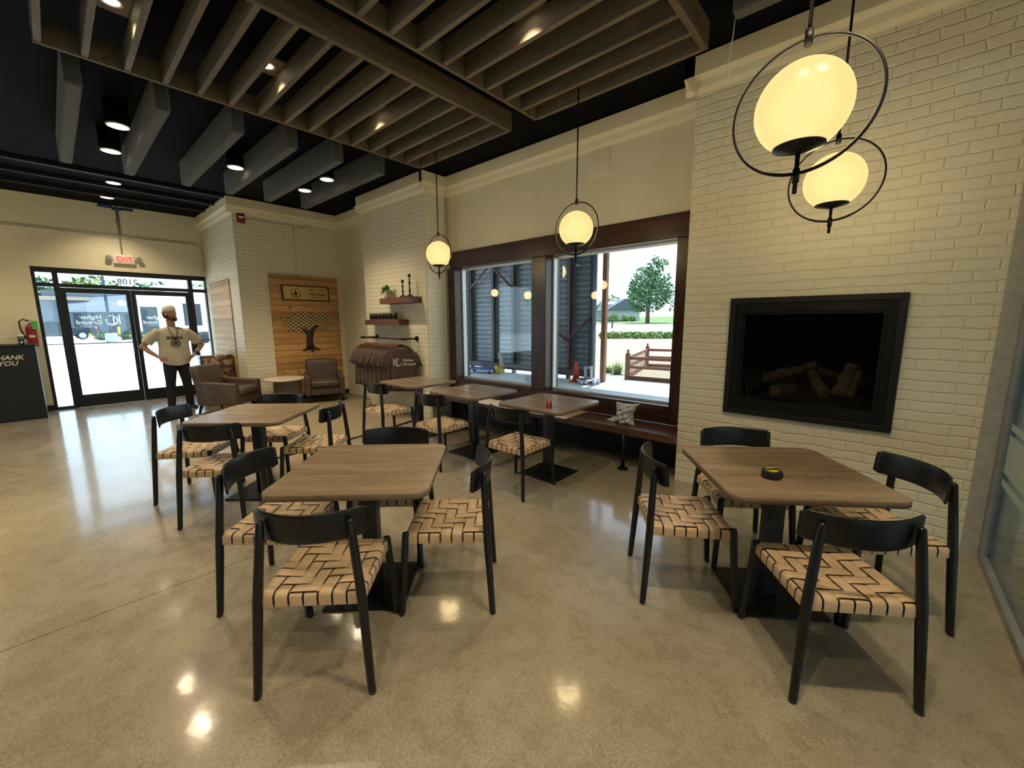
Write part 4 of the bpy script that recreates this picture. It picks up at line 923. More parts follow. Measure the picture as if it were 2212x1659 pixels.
def shirt_mesh(seed):
    random.seed(seed); mb = MB()
    # hanging in the local X-Z plane, +Y is the front; neck at z = 0
    nq = 44; rings = []
    levels = [(.0, .070, .028), (-.016, .12, .032), (-.045, .185, .036), (-.085, .225, .038), (-.16, .235, .034), (-.30, .228, .032), (-.45, .232, .034), (-.60, .238, .036), (-.70, .240, .036)]
    ph = random.uniform(0, 6)
    for z, w_, d in levels:
        amp = .002+.014*max(0, (-z-.10))/.6; ring = []
        for q in range(nq):
            a = 2*PI*q/nq; cx_ = math.copysign(abs(math.cos(a))**.75, math.cos(a)); sy = math.copysign(abs(math.sin(a))**.8, math.sin(a))
            x = w_*cx_; y = d*.62*sy+amp*math.sin(x*62+ph)+amp*.6*math.sin(x*33+2*ph+z*3)
            zz = z
            if z == 0: zz = z-.02*(1 if sy > 0 else 0)*(1-abs(cx_))
            ring.append((x, y, zz))
        rings.append(ring)
    mb.loft(rings, 0, True, True)
    for s in (-1, 1):
        rr = []
        for t, w_ in ((0, .075), (.25, .085), (.6, .085), (1, .082)):
            cx0 = s*(.170+.085*t); cz0 = -.095-.235*t; pr_ = Vector((.93*s, 0, .36)); ring = []
            for q in range(20):
                a = 2*PI*q/20; ring.append(Vector((cx0, 0, cz0))+pr_*w_*math.cos(a)+Vector((0, 1, 0))*(.020+.006*math.sin(3*a+seed))*math.sin(a))
            rr.append(ring)
        mb.loft(rr, 0, True, True)
    return mb
def make_hanger():
    r = empty('shirt_hanger')
    MB().tube([(-.19, 0, -.045), (-.10, 0, .005), (0, 0, .045), (.10, 0, .005), (.19, 0, -.045)], [.009, .011, .012, .011, .009], 8).build('hanger_bar', M['shelf'], r)
    MB().tube([(0, 0, .05), (0, 0, .085), (.012, 0, .098), (.018, 0, .115), (.010, 0, .130), (-.008, 0, .130), (-.016, 0, .118)], .0022, 6).build('hook', M['chrome'], r)
    return r
NS = 16; hg0 = make_hanger(); sh = [None, None]
for k in range(NS):
    t = k/(NS-1); x = 5.60+1.03*t; ang = math.radians(-43-10*(1-t)+random.uniform(-3, 3)) if k else math.radians(-45)
    zz = 1.28-.13
    h = hg0 if k == 0 else copy_tree(hg0)
    h.location = (x, -3.63, zz+.0005); h.rotation_euler = (0, 0, -ang)
    if k == 0: tag(h, 'brown hanger carrying the front printed shirt on the rail', 'hanger', 'hangers on the rail')
    else: tag(h, 'brown hanger, %s from the front of the packed shirt row' % ORD[k], 'hanger', 'hangers on the rail')
    base = sh[k % 2]
    if k == 0:
        r = empty('printed_t_shirt', (x, -3.63, zz-.0), 0, 'brown T-shirt with a pale printed emblem, front of the hanging row', 't-shirt', 'brown T-shirts on the rail')
        FAB = shirt_mesh(1).build('fabric', M['shirtbrown'], r)
        r.rotation_euler = (0, 0, -ang)
        # print on the +Y... front face
        g = empty('chest_print', (0, 0, 0)); bpy.data.objects.remove(g)
        front = r
        sub = MB()
        SH0 = r
    else:
        if base is None:
            o = shirt_mesh(5+k).build('hanging_t_shirt', M['shirtbrown']); sh[k % 2] = o
        else:
            o = base.copy(); COL.objects.link(o)
        o.location = (x, -3.63, zz); o.rotation_euler = (0, 0, -ang); o.scale = (random.uniform(.96, 1.03), 1, random.uniform(.94, 1.04))
        tag(o, 'plain brown T-shirt, %s from the front of the hanging row' % ORD[k], 't-shirt', 'brown T-shirts on the rail')
# print on the front shirt, facing the room
def shirt_print(r, yf):
    # the viewer looks along -Y of the shirt's local frame: reading direction is local -X
    def at(u, v, s=.13): return (.12-u*s, yf, -.30+v*s)
    bm_ = MB(); s = .13
    def q(u0, u1, v0, v1): a = at(u0, v0); b = at(u1, v1); bm_.box(a[0], b[0], yf-.0006, yf+.0006, a[2], b[2])
    q(0, .09, .12, 1.0); q(.40, .50, .18, 1.02); q(.09, .40, .60, .635)
    n = 22
    for (cu, cv, rr, a0, a1, w0, w1) in ((.58, .52, .40, 50, 345, .015, .05), (.58, .50, .49, 215, 325, .012, .02)):
        for k in range(n):
            P = []
            for kk, sg in ((k, -1), (k, 1), (k+1, 1), (k+1, -1)):
                t_ = math.radians(a0+(a1-a0)*kk/n); ww = w0+(w1-w0)*math.sin(PI*kk/n); P.append(at(cu+(rr+sg*ww)*math.cos(t_), cv+(rr+sg*ww)*math.sin(t_)))
            bm_.add([(p[0], yf+.0006, p[2]) for p in P]+[(p[0], yf-.0006, p[2]) for p in P], [(0,1,2,3),(7,6,5,4),(0,4,5,1),(2,6,7,3)])
    bm_.build('emblem', M['print'], r)
    for body, u, v in (('Higher', 1.15, .60), ('Ground', 1.15, .14)):
        a = at(u, v); text('lettering', body, .062, M['print'], r, a, (PI/2, 0, PI), .0005, .0012)
shirt_print(FAB, .030)
MB().box(-.02, .0, -.012, -.006, -.03, -.005).build('neck_label', M['white'], FAB)
# ---------------------------------------------------------------- exit sign, pipes, tape
r = empty('exit_sign', (10.92, -1.075, 2.745), 0, 'lit red EXIT sign with two lamp heads above the glass doors', 'exit sign')
hs = MB().rbox(-.05, 0, -.155, .155, -.085, .085, .01).build('housing', M['trimwhite'], r)
text('lettering', 'EXIT', .135, M['redglow'], hs, (-.0515, .105, -.048), FACE_MX, .001, .004, sx=.80)
MB().loft([[(x, .128, 0), (x, .112, .022), (x, .112, -.022)] for x in (-.052, -.050)], smooth=False).loft([[(x, -.128, 0), (x, -.112, .022), (x, -.112, -.022)] for x in (-.052, -.050)], smooth=False).build('arrow', M['redglow'], hs)
for s in (-1, 1):
    la = MB().cyl((-.03, s*.155, .015), (-.03, s*.185, .015), .010, n=8).build('lamp_arm', M['trimwhite'], r)
    b = MB().lathe([(.02, 0), (.042, .02), (.045, .05), (.040, .052)], n=18, M=Matrix.Translation((-.02, s*.215, .015)) @ Matrix.Rotation(-PI/2, 4, 'Y')); b.build('lamp_head', M['conc'], la)
o = MB().tube([(10.905, -1.06, 3.71), (10.905, -1.06, 2.83)], .010, 8); o.tube([(10.905, -1.085, 3.71), (10.905, -1.085, 3.16)], .010, 8); o.cyl((10.905, -1.06, 3.40), (10.905, -1.06, 3.46), .02, n=8)
tag(o.build('vertical_conduit', M['conc']), 'pair of thin grey conduits dropping from the ceiling to the exit sign', 'conduit')
o = MB()
for z in (3.155, 3.185): o.tube([(10.905, 6.9, z), (10.905, -2.20, z), (10.905, -2.27, z-.02), (10.905, -2.31, z-.08), (10.905, -2.315-(z-3.155)*.3, z-.2), (10.905, -2.315, 2.62)][:2 if z > 3.16 else 6], .0125, 8)
tag(o.build('wall_conduit', M['conduit']), 'pair of painted pipes running level across the entrance wall', 'conduit')
for y, w_, z in ((-.92, .20, 3.69), (-1.07, .13, 3.665), (-1.22, .17, 3.68)):
    tag(MB().box(10.914, 10.9195, y-w_/2, y+w_/2, z-.025, z+.028).build('masking_tape_strip', M['tape']), {-.92: 'strip of blue masking tape left of the ceiling conduit', -1.07: 'blue masking tape patch right behind the ceiling conduit', -1.22: 'strip of blue masking tape right of the ceiling conduit'}[y], 'tape')
tag(MB().tube([(5.165, -4.262, 3.42), (5.165, -4.262, .46)], .014, 10).build('wall_conduit', M['conduit']), 'thin cream pipe running down the corner beside the window frame', 'conduit')
for x, z, w_, lab in ((2.52, 3.31, .25, 'square painted-over plate above the right window pane'), (3.965, 3.335, .20, 'square painted-over plate above the left window pane')):
    o = MB().rbox(x-w_/2, x+w_/2, -4.30, -4.288, z-.15, z+.13, .006); o.box(x-.02, x+.03, -4.289, -4.277, z-.02, z+.02)
    tag(o.build('painted_plate', M['plaster']), lab, 'wall plate')
# ---------------------------------------------------------------- trash cabinet
r = empty('waste_cabinet', (10.12, .70, 0), 0, 'black waste cabinet lettered THANK YOU at the left edge', 'cabinet')
MB().box(.01, .62, -.49, .49, 0, 1.19).build('body', M['blackpaint'], r)
MB().box(-.004, .01, -.485, .485, .05, .815).build('door', M['blackpaint'], r, bevel=.002)
MB().box(-.004, .01, -.485, .485, .83, 1.185).build('front_panel', M['blackpaint'], r, bevel=.002)
MB().box(-.02, .63, -.50, .50, 1.19, 1.215).build('worktop', M['black'], r)
text('lettering', 'THANK', .10, M['print'], r, (-.0052, -.02, .985), FACE_MX, .0006, .002, shear=.25, sx=.95)
text('lettering', 'YOU', .10, M['print'], r, (-.0052, -.075, .895), FACE_MX, .0006, .002, shear=.25, sx=.95)
r = empty('drink_can', (10.22, .345, 1.215), 0, 'dark blue drink can standing on the corner of the black cabinet', 'can')
MB().lathe([(.026, 0), (.033, .008), (.033, .125)], n=20).build('can_body', plain('can_blue', (.02, .03, .07), .35, .5), r)
MB().lathe([(.033, .125), (.034, .14), (.030, .155), (.027, .160)], n=20).build('can_top', M['trimwhite'], r)
MB().box(-.0345, -.032, -.014, .014, .02, .055).build('printed_patch', M['print'], r)
r = empty('fire_extinguisher', (10.83, .235, 1.15), 0, 'red fire extinguisher with a green tag hung on the entrance wall', 'fire extinguisher')
MB().lathe([(.05, 0), (.066, .012), (.068, .06), (.068, .30), (.05, .36), (.022, .385), (.02, .41)], n=22).build('cylinder', M['red'], r)
b = MB().box(-.05, .03, -.012, .012, .41, .435); b.box(-.075, .02, -.010, .010, .455, .468, M=Matrix.Rotation(-.15, 4, 'Y')); b.cyl((0, 0, .40), (0, 0, .46), .014, n=10); b.build('valve_handle', M['chrome'], r)
MB().tube([(0, .01, .43), (-.01, .07, .47), (-.01, .12, .43), (-.01, .115, .30), (-.01, .085, .18), (-.01, .075, .14)], [.011]*5+[.016], 8).build('hose', M['black'], r)
MB().box(-.080, -.077, -.085, -.015, .30, .44).build('inspection_tag', plain('green_tag', (.10, .50, .12), .6), r)
MB().box(-.0695, -.067, -.035, .035, .16, .20).build('label_patch', M['print'], r)
MB().box(.06, .09, -.02, .02, .05, .35).build('wall_bracket', M['black'], r)
# ---------------------------------------------------------------- person
def remesh(o, v, sm=6):
    m = o.modifiers.new('remesh', 'REMESH'); m.mode = 'VOXEL'; m.voxel_size = v; m.use_smooth_shade = True
    s = o.modifiers.new('smooth', 'SMOOTH'); s.factor = .5; s.iterations = sm
def person():
    r = empty('person', (9.42, -1.43, 0), math.radians(180+2), 'man in a white cap, cream T-shirt and black trousers, hands on hips by the entrance', 'person')
    # local frame: +X is the way his chest faces (towards the room), +Y his left
    b = MB()
    # legs and pelvis (under the trousers), torso, neck
    b.tube([(0, 0, .86), (.0, 0, 1.0), (0, 0, 1.2), (-.01, 0, 1.36), (-.012, 0, 1.45)], [.12, .12, .11, .085, .06], 16)
    b.tube([(-.015, 0, 1.42), (-.005, -.005, 1.52), (.012, -.012, 1.60)], [.068, .060, .062], 14)
    for s in (-1, 1):
        b.tube([(0, s*.10, .90), (.01, s*.125, .55), (.0, s*.13, .14)], [.09, .055, .035], 12)
        b.ball((0, s*.165, 1.385), .055)
        # arm: shoulder, elbow out to the side, forearm back in to the hip
        S, El, Wr = (-.01, s*.185, 1.385), (-.05, s*.42, 1.145), (.07, s*.255, .965)
        b.tube([S, ((S[0]+El[0])/2, (S[1]+El[1])/2+s*.008, (S[2]+El[2])/2), El], [.054, .050, .043], 14); b.ball(El, .045)
        b.tube([El, ((El[0]+Wr[0])/2-.0, (El[1]+Wr[1])/2+s*.012, (El[2]+Wr[2])/2), Wr], [.044, .040, .027], 14)
        # palm on the hip, four fingers pointing forward-down and a thumb to the back
        Pm = (.105, s*.205, .935); b.ball(Pm, (.045, .022, .042)); b.tube([Wr, Pm], [.027, .030], 12)
        for q, (dz, L) in enumerate(((.030, .070), (.010, .080), (-.010, .075), (-.030, .060))):
            p0 = (Pm[0]+.025, Pm[1]-s*.004, Pm[2]+dz); p1 = (p0[0]+L*.55, p0[1]-s*L*.35, p0[2]-.008); p2 = (p1[0]+L*.2, p1[1]-s*L*.45, p1[2]-.012)
            b.tube([p0, p1, p2], [.0098, .009, .0075], 8)
        b.tube([(Pm[0]-.02, Pm[1]+s*.012, Pm[2]+.01), (Pm[0]-.045, Pm[1]-s*.005, Pm[2]-.03), (Pm[0]-.05, Pm[1]-s*.02, Pm[2]-.05)], [.013, .011, .009], 8)
    # head, turned to his left (photo right)
    H = Matrix.Translation((.015, -.012, 1.69)) @ Matrix.Rotation(math.radians(42), 4, 'Z')
    b.ball((0, 0, .02), (.098, .078, .112), 24, 16, 0, H); b.ball((.03, 0, -.055), (.062, .058, .062), 20, 12, 0, H)
    b.tube([(.088, 0, .030), (.112, 0, -.005), (.100, 0, -.015)], [.011, .017, .012], 10, 0, True, True, H)
    b.ball((.088, 0, -.045), (.014, .026, .008), 12, 8, 0, H); b.ball((.088, 0, -.058), (.013, .022, .007), 12, 8, 0, H)
    b.tube([(.082, -.045, .038), (.096, 0, .042), (.082, .045, .038)], [.010, .013, .010], 8, 0, True, True, H)
    for s in (-1, 1):
        b.ball((-.005, s*.080, .0), (.022, .010, .032), 12, 8, 0, H)
    o = b.build('body', M['skin'], r); remesh(o, .0065, 4)
    for s in (-1, 1):
        e = MB().ball((.086, s*.031, .018), (.010, .013, .008), 12, 8, 0, H); e = e.build('eye', M['white'], r)
        MB().ball((.0945, s*.031, .018), (.003, .005, .0055), 10, 6, 0, H).build('iris', M['black'], e)
    # beard and hair
    bd = MB()
    ring = []
    for k in range(13):
        a = -PI*.62+PI*1.24*k/12
        bd.ball((.022+.066*math.cos(a), .064*math.sin(a), -.062-.026*math.cos(a)), (.022, .020, .030), 10, 8, 0, H)
    bd.ball((.070, 0, -.092), (.034, .036, .028), 12, 8, 0, H); bd.ball((.094, 0, -.030), (.010, .030, .007), 10, 6, 0, H)
    for s in (-1, 1): bd.ball((.092, s*.028, -.048), (.009, .009, .018), 8, 6, 0, H); bd.ball((.01, s*.077, -.03), (.024, .010, .04), 10, 8, 0, H)
    o = bd.build('beard', M['hair'], r); remesh(o, .006, 3)
    hr = MB().ball((-.030, 0, .0), (.074, .080, .085), 18, 12, 0, H); hr.build('hair', M['hair'], r)
    cp = MB()
    prof = [(1.0, -.0), (1.02, .02), (.98, .055), (.84, .085), (.55, .103), (.2, .110), (.02, .111)]
    cp.loft([[(.100*f*math.cos(2*PI*k/28)-.004, .086*f*math.sin(2*PI*k/28), .048+z-.012*math.cos(2*PI*k/28)*-1) for k in range(28)] for f, z in prof], M=H)
    # peak at the back of the head (cap worn backwards)
    pk = []
    for k in range(11):
        a = PI-.85+1.7*k/10; pk.append((.098*math.cos(a), .084*math.sin(a)))
    outp = [(x*1.0-.070*math.sin(PI*k/10)-.004, y*1.02) for k, (x, y) in enumerate(pk)]
    vs = [(x, y, .048) for x, y in pk]+[(x, y, .028) for x, y in outp]; vs += [(x, y, z-.005) for x, y, z in vs]
    fs = [(k, k+1, 12+k, 11+k) for k in range(10)]+[(22+k, 33+k, 34+k, 23+k) for k in range(10)]+[(11+k, 12+k, 34+k, 33+k) for k in range(10)]
    cp.add([H @ Vector(v) for v in vs], fs, 0, True)
    cp.ball((0.0, 0, .160), .008, 8, 6, 0, H)
    cp = cp.build('cap', M['cap'], r)
    MB().ball((.088, .012, .095), (.008, .018, .012), 10, 8, 0, H).build('cap_badge', M['leafgreen'], cp)
    # T-shirt
    t = MB()
    lv = [(1.475, .085, .070), (1.46, .14, .085), (1.43, .20, .10), (1.36, .225, .125), (1.25, .222, .140), (1.12, .215, .150), (1.0, .222, .165), (.92, .225, .168), (.86, .205, .155)]
    n = 36; rings = []
    for i, (z, wy, wx) in enumerate(lv):
        ring = []
        for k in range(n):
            a = 2*PI*k/n; f = .010*max(0, (1.2-z))/.3
            front = math.cos(a) > 0
            zz = z
            if i == len(lv)-1: zz = z-.07*max(0, math.cos(a))**1.2
            if i == len(lv)-2: zz = z-.02*max(0, math.cos(a))
            ring.append((wx*math.cos(a)*(1.02 if front else .95)+f*math.sin(7*a+z*9), wy*math.sin(a)+f*math.sin(5*a+1), zz))
        rings.append(ring)
    t.loft(rings, 0, True, True)
    for s in (-1, 1):
        S, Ee = Vector((-.008, s*.165, 1.395)), Vector((-.042, s*.365, 1.205))
        t.tube([S, S.lerp(Ee, .5)+Vector((0, s*.012, .010)), Ee], [.088, .084, .086], 20)
    o = t.build('t_shirt', M['tshirt'], r); remesh(o, .009, 4); ts = o
    txt = r
    def chest(y, z): return .122 + .02*(1.30-z)
    cyls = []
    text('lettering', 'SONICS', .062, M['ink'], ts, (.152, -.118, 1.262), (PI/2, 0, PI/2), .003, .003, sx=1.05)
    em = MB()
    for (rr, w0) in ((.060, .006),):
        for k in range(40):
            t0, t1 = 2*PI*k/40, 2*PI*(k+1)/40
            P = [(.160, (rr+sg*w0)*math.cos(t)+.0, 1.185+(rr+sg*w0)*math.sin(t)) for t, sg in ((t0, -1), (t0, 1), (t1, 1), (t1, -1))]
            em.add(P+[(p[0]-.006, p[1], p[2]) for p in P], [(0,1,2,3),(7,6,5,4),(0,4,5,1),(2,6,7,3)])
    em.box(.154, .160, -.052, .052, 1.198, 1.208); em.box(.154, .160, -.052, .052, 1.162, 1.170); em.box(.154, .160, -.018, .018, 1.170, 1.198); em.box(.154, .160, -.035, .035, 1.225, 1.231)
    em.build('emblem', M['ink'], ts)
    MB().tube([(.085, -.07, 1.475), (.135, -.04, 1.36), (.160, .0, 1.235), (.137, .04, 1.36), (.085, .065, 1.475)], .0055, 8).build('lanyard', M['black'], r)
    # trousers and shoes
    p = MB()
    p.tube([(0, 0, .95), (0, 0, .86), (0, 0, .80)], [.155, .160, .150], 20)
    for s in (-1, 1):
        p.tube([(0, s*.085, .88), (.012, s*.100, .70), (.02, s*.115, .50), (.0, s*.125, .34), (-.012, s*.133, .12), (-.005, s*.135, .035)], [.105, .095, .075, .068, .060, .060], 18)
    o = p.build('trousers', M['jeans'], r); remesh(o, .010, 5)
    for s in (-1, 1):
        sh_ = MB(); Mx = Matrix.Translation((.0, s*.135, 0)) @ Matrix.Rotation(s*.25, 4, 'Z')
        rings = [[(x, w_*math.cos(a), max(0, h*math.sin(a)+.004) if math.sin(a) > 0 else 0) for a in [2*PI*k/16 for k in range(16)]] for x, w_, h in ((-.085, .03, .05), (-.05, .042, .09), (.02, .045, .085), (.09, .05, .06), (.15, .045, .045), (.185, .025, .03))]
        sh_.loft(rings, M=Mx); sh_.build('shoe', M['black'], r)
    MB().tube([(.045, .31, 1.01), (.065, .285, .99)], .034, 16).build('wrist_watch', M['black'], r)
person()
# ---------------------------------------------------------------- ground outside
MO = dict(
    slab=plain('concrete_slab', (.60, .61, .62), .8, var=.05, nscale=3), asphalt=plain('pale_concrete_paving', (.72, .76, .80), .85, var=.06, nscale=1),
    lawn=plain('dry_lawn', (0.270, 0.225, 0.143), .95, var=.15, nscale=.8), grass=plain('green_grass', (0.096, 0.156, 0.042), .95, var=.2, nscale=1),
    road=plain('pale_road', (.62, .56, .55), .9, var=.04), gravel=plain('grey_gravel', (.26, .26, .25), .9, var=.4, nscale=30, bump=.8, bscale=60),
    steel=plain('weathered_grey_siding', (0.144, 0.166, 0.187), .5, .3, var=.1, nscale=2), stud=plain('red_primer_stud', (.12, .06, .05), .5, .2), darkstud=plain('dark_steel_stud', (.035, .04, .05), .5, .3),
    post=plain('raw_timber_post', (0.252, 0.114, 0.054), .7, var=.15, nscale=6), redwood=plain('red_stained_timber', (0.180, 0.066, 0.036), .7, var=.15, nscale=8),
    leaf=plain('tree_leaves', (0.060, 0.144, 0.054), .7, var=.35, nscale=1.5), leaf2=plain('shrub_leaves', (0.132, 0.216, 0.048), .7, var=.3, nscale=6), leaf3=plain('dark_leaves', (0.042, 0.096, 0.030), .7, var=.35, nscale=2),
    bark=plain('tree_bark', (.12, .09, .07), .9, var=.3), housewhite=plain('white_siding', (0.372, 0.384, 0.396), .6), roof=plain('slate_shingles', (0.084, 0.102, 0.132), .8, var=.1), redbrick=plain('red_brick_chimney', (0.150, 0.054, 0.042), .9),
    winblue=plain('dark_window', (0.024, 0.036, 0.054), .2), render=plain('white_render', (.72, .73, .72), .7, var=.02), grey=plain('slate_grey_panel', (0.096, 0.120, 0.156), .6, var=.05), cone=plain('orange_cone', (0.510, 0.036, 0.012), .5),
    lamp=plain('dark_blue_pole', (0.018, 0.030, 0.060), .4), yellowb=plain('yellow_bollard', (0.480, 0.360, 0.018), .5), carblack=plain('dark_car_paint', (.015, .022, .035), .25, .2, coat=.8), tyre=plain('tyre', (.015, .015, .016), .8),
    hub=plain('alloy_wheel', (.45, .46, .48), .3, .8), greybrick=plain('grey_brickwork', (0.120, 0.138, 0.162), .8, var=.2, nscale=6), tin=plain('tan_metal_roof', (0.330, 0.252, 0.180), .5), blueplastic=plain('blue_plastic', (.04, .10, .35), .4),
)
SC_ = lambda o: tag(o, None, None, None, 'structure')
SC_(MB().box(11.2, 90, -16, 30, -.25, -.06).build('parking_lot', MO['asphalt']))
SC_(MB().box(11.2, 13.0, -5, 8, -.06, -.03).build('entrance_pavement', MO['slab']))
SC_(MB().box(-8, 11.2, -10.15, -4.62, -.25, -.05).build('patio_slab', MO['slab']))
SC_(MB().box(-8, 5.5, -8.62, -8.605, -.05, -.0495).build('slab_joint', MO['gravel']))
SC_(MB().prism([(-30, -10.15), (60, -10.15), (60, -11.3), (-30, -11.3)][::-1], -.25, -.045).build('gravel_bed', MO['gravel']))
def slope(name, pts, mat): 
    vs = [tuple(p) for p in pts]+[(x, y, z-.5) for x, y, z in pts]; MBx = MB().add(vs, [(0,1,2,3),(7,6,5,4),(0,4,5,1),(1,5,6,2),(2,6,7,3),(3,7,4,0)]); SC_(MBx.build(name, mat))
slope('lawn', [(-30, -11.3, -.05), (-30, -34, .02), (60, -34, .02), (60, -11.3, -.05)][::-1], MO['lawn'])
slope('verge', [(-30, -34, .02), (-30, -38, .22), (60, -38, .22), (60, -34, .02)][::-1], MO['lawn'])
slope('road', [(-30, -38, .22), (-30, -54, 1.02), (60, -54, 1.02), (60, -38, .22)][::-1], MO['road'])
slope('far_lawn', [(-60, -54, 1.02), (-60, -110, 2.6), (120, -110, 2.6), (120, -54, 1.02)][::-1], MO['grass'])
# building exterior (its outer skin and parapet shade the pavement)
SC_(MB().box(-6.2, 11.2, -4.62, 7.2, ZC+.25, 4.45).build('roof_parapet', M['plaster']))
SC_(MB().box(-9, 11.5, -9.62, -4.62, 4.2, 4.3).build('patio_roof', MO['steel']))
# ---------------------------------------------------------------- corrugated wall of the patio
r = empty('corrugated_patio_wall', (8.2, -9.55, 0), 0, 'grey corrugated metal wall with steel studs outside the window', 'outdoor wall')
w_ = MB(); n = 0; z = .10; pts = []
while z < 4.2:
    pts += [(0, z), (0, z+.075), (.032, z+.095), (.032, z+.125), (0, z+.145)]; z += .15
x0, x1 = -2.60, 2.7
vs = [(x0, -d, zz) for d, zz in pts]+[(x1, -d, zz) for d, zz in pts]; L = len(pts)
w_.add(vs, [(k, k+1, L+k+1, L+k) for k in range(L-1)])
w_.build('siding', MO['steel'], r)
for x, m in ((2.07, 'darkstud'), (1.05, 'darkstud'), (.19, 'darkstud'), (-1.84, 'stud'), (-2.55, 'darkstud'), (-.75, 'darkstud')):
    b = MB(); 
    X_0 = x; b.box(X_0-.05, X_0-.042, .03, .14, -.05, 4.2); b.box(X_0-.05, X_0+.05, .13, .14, -.05, 4.2); b.box(X_0+.042, X_0+.05, .03, .14, -.05, 4.2)
    b.build('stud', MO[m], r)
def beam(mb, a, b, t=.04): mb.tube([a, b], t, 4)
for a, b in (((2.26, .17, 2.45), (1.10, .17, 3.30)), ((1.10, .17, 3.30), (.20, .17, 2.55)), ((-1.81, .17, 1.02), (-2.56, .17, 1.62)), ((-1.81, .17, 1.02), (-.75, .17, 1.75))):
    m_ = MB(); beam(m_, a, b); m_.build('diagonal_brace', MO['stud'], r)
MB().box(-2.6, 2.3, .15, .25, .07, .235).build('bottom_rail', MO['darkstud'], r)
tag(MB().cyl((5.52, -9.36, -.05), (5.52, -9.36, 4.2), .05, n=14).build('downpipe', MO['steel']), 'round grey downpipe at the end of the corrugated wall', 'pipe')
tag(MB().box(5.28, 5.40, -9.62, -9.50, -.05, 4.2).build('timber_post', MO['post'], bevel=.004), 'orange-brown timber post standing at the corner of the patio', 'post')
MBp = MB(); MBp.box(10.60, 10.95, -9.5, -9.1, -.05, 4.2)
tag(MBp.build('grey_brick_pier', brick('grey_brick', 'y', (.20, .23, .27))), 'grey brick wall end at the left edge of the window view', 'outdoor wall')
# traffic cone
r = empty('traffic_cone', (5.88, -9.10, -.05), .3, 'orange traffic cone standing outside on the patio', 'traffic cone')
MB().lathe([(.105, .03), (.035, .52), (.025, .53)], n=22).build('cone', MO['cone'], r); MB().rbox(-.16, .16, -.16, .16, 0, .035, .02).build('base', MO['cone'], r)
r = empty('ground_lamp_stand', (5.47, -9.05, -.05), .2, 'grey device on a round slotted base beside the traffic cone', 'stand')
b = MB().lathe([(.30, .09), (.31, .11), (.28, .125), (.05, .14)], n=30)
for k in range(8):
    a = 2*PI*k/8; b.tube([(.29*math.cos(a), .29*math.sin(a), .10), (.24*math.cos(a), .24*math.sin(a), .0)], .022, 6)
b.lathe([(.24, 0), (.25, .025), (.22, .03)], n=30); b.build('round_base', MO['hub'], r)
b = MB().rbox(-.10, -.055, -.06, .06, .14, .45, .01); b.rbox(.055, .10, -.06, .06, .14, .45, .01); b.rbox(-.055, .055, -.06, .06, .38, .45, .01); b.rbox(-.055, .055, -.06, .06, .14, .19, .01); b.build('head', MO['hub'], r)
r = empty('wheeled_dolly', (9.2, -8.85, -.05), .3, 'small dark wheeled dolly on the patio floor', 'dolly')
MB().rbox(-.45, .45, -.25, .25, .12, .16, .03).build('deck', MO['blueplastic'], r)
for sx in (-1, 1):
    for sy in (-1, 1): MB().cyl((sx*.38, sy*.2-.02, .05), (sx*.38, sy*.2+.02, .05), .05, n=14).cyl((sx*.38, sy*.2, .05), (sx*.38, sy*.2, .12), .012, n=8).build('caster', M['black'], r)
r = empty('mop_bucket', (8.55, -9.0, -.05), 0, 'yellow mop bucket with a tall bag leaning over it on the patio', 'bucket')
MB().lathe([(.13, 0), (.17, .26), (.165, .26), (.13, .03)], n=20).build('bucket', MO['yellowb'], r)
MB().loft([[(-.1+.02*k, .09*math.cos(a)-.0, .2+.09*k+.03*math.sin(a)) for a in [2*PI*q/10 for q in range(10)]] for k in range(6)]).build('bag', M['white'], r)
# timber planter fence
r = empty('timber_planter_fence', (4.4, -11.9, -.05), 0, 'red-stained timber and mesh fence around a planting bed outside', 'fence')
F_ = lambda mb, n, m: (setattr(mb, 'v', [(x-4.4, y+11.9, z+.05) for x, y, z in mb.v]), mb.build(n, m, r))[1]
for x, y in ((5.06, -10.4), (5.95, -13.7), (3.2, -10.55), (4.05, -14.2)): F_(MB().box(x-.05, x+.05, y-.05, y+.05, -.05, .66).lathe([(.05, .66), (.02, .70), (.045, .74), (.01, .78)], c=(x, y, 0), n=8), 'post', MO['redwood'])
def rail(a, b, z0, z1, n='rail'):
    d = (Vector(b)-Vector(a)); L = d.length; Mx = Matrix.Translation((a[0], a[1], 0)) @ Matrix.Rotation(math.atan2(d.y, d.x), 4, 'Z'); F_(MB().box(0, L, -.025, .025, z0, z1, M=Mx), n, MO['redwood'])
for z0, z1 in ((-.05, .06), (.26, .33), (.50, .58)): 
    rail((5.06, -10.4), (3.2, -10.55), z0, z1); rail((5.06, -10.4), (5.95, -13.7), z0, z1); rail((5.95, -13.7), (4.05, -14.2), z0, z1)
mm_ = MB()
for a, b in (((5.06, -10.4), (3.2, -10.55)), ((5.06, -10.4), (5.95, -13.7))):
    for k in range(36):
        t = k/36; x, y = a[0]+(b[0]-a[0])*t, a[1]+(b[1]-a[1])*t; mm_.box(x-.003, x+.003, y-.003, y+.003, .05, .55)
F_(mm_, 'mesh_panel', MO['post'])
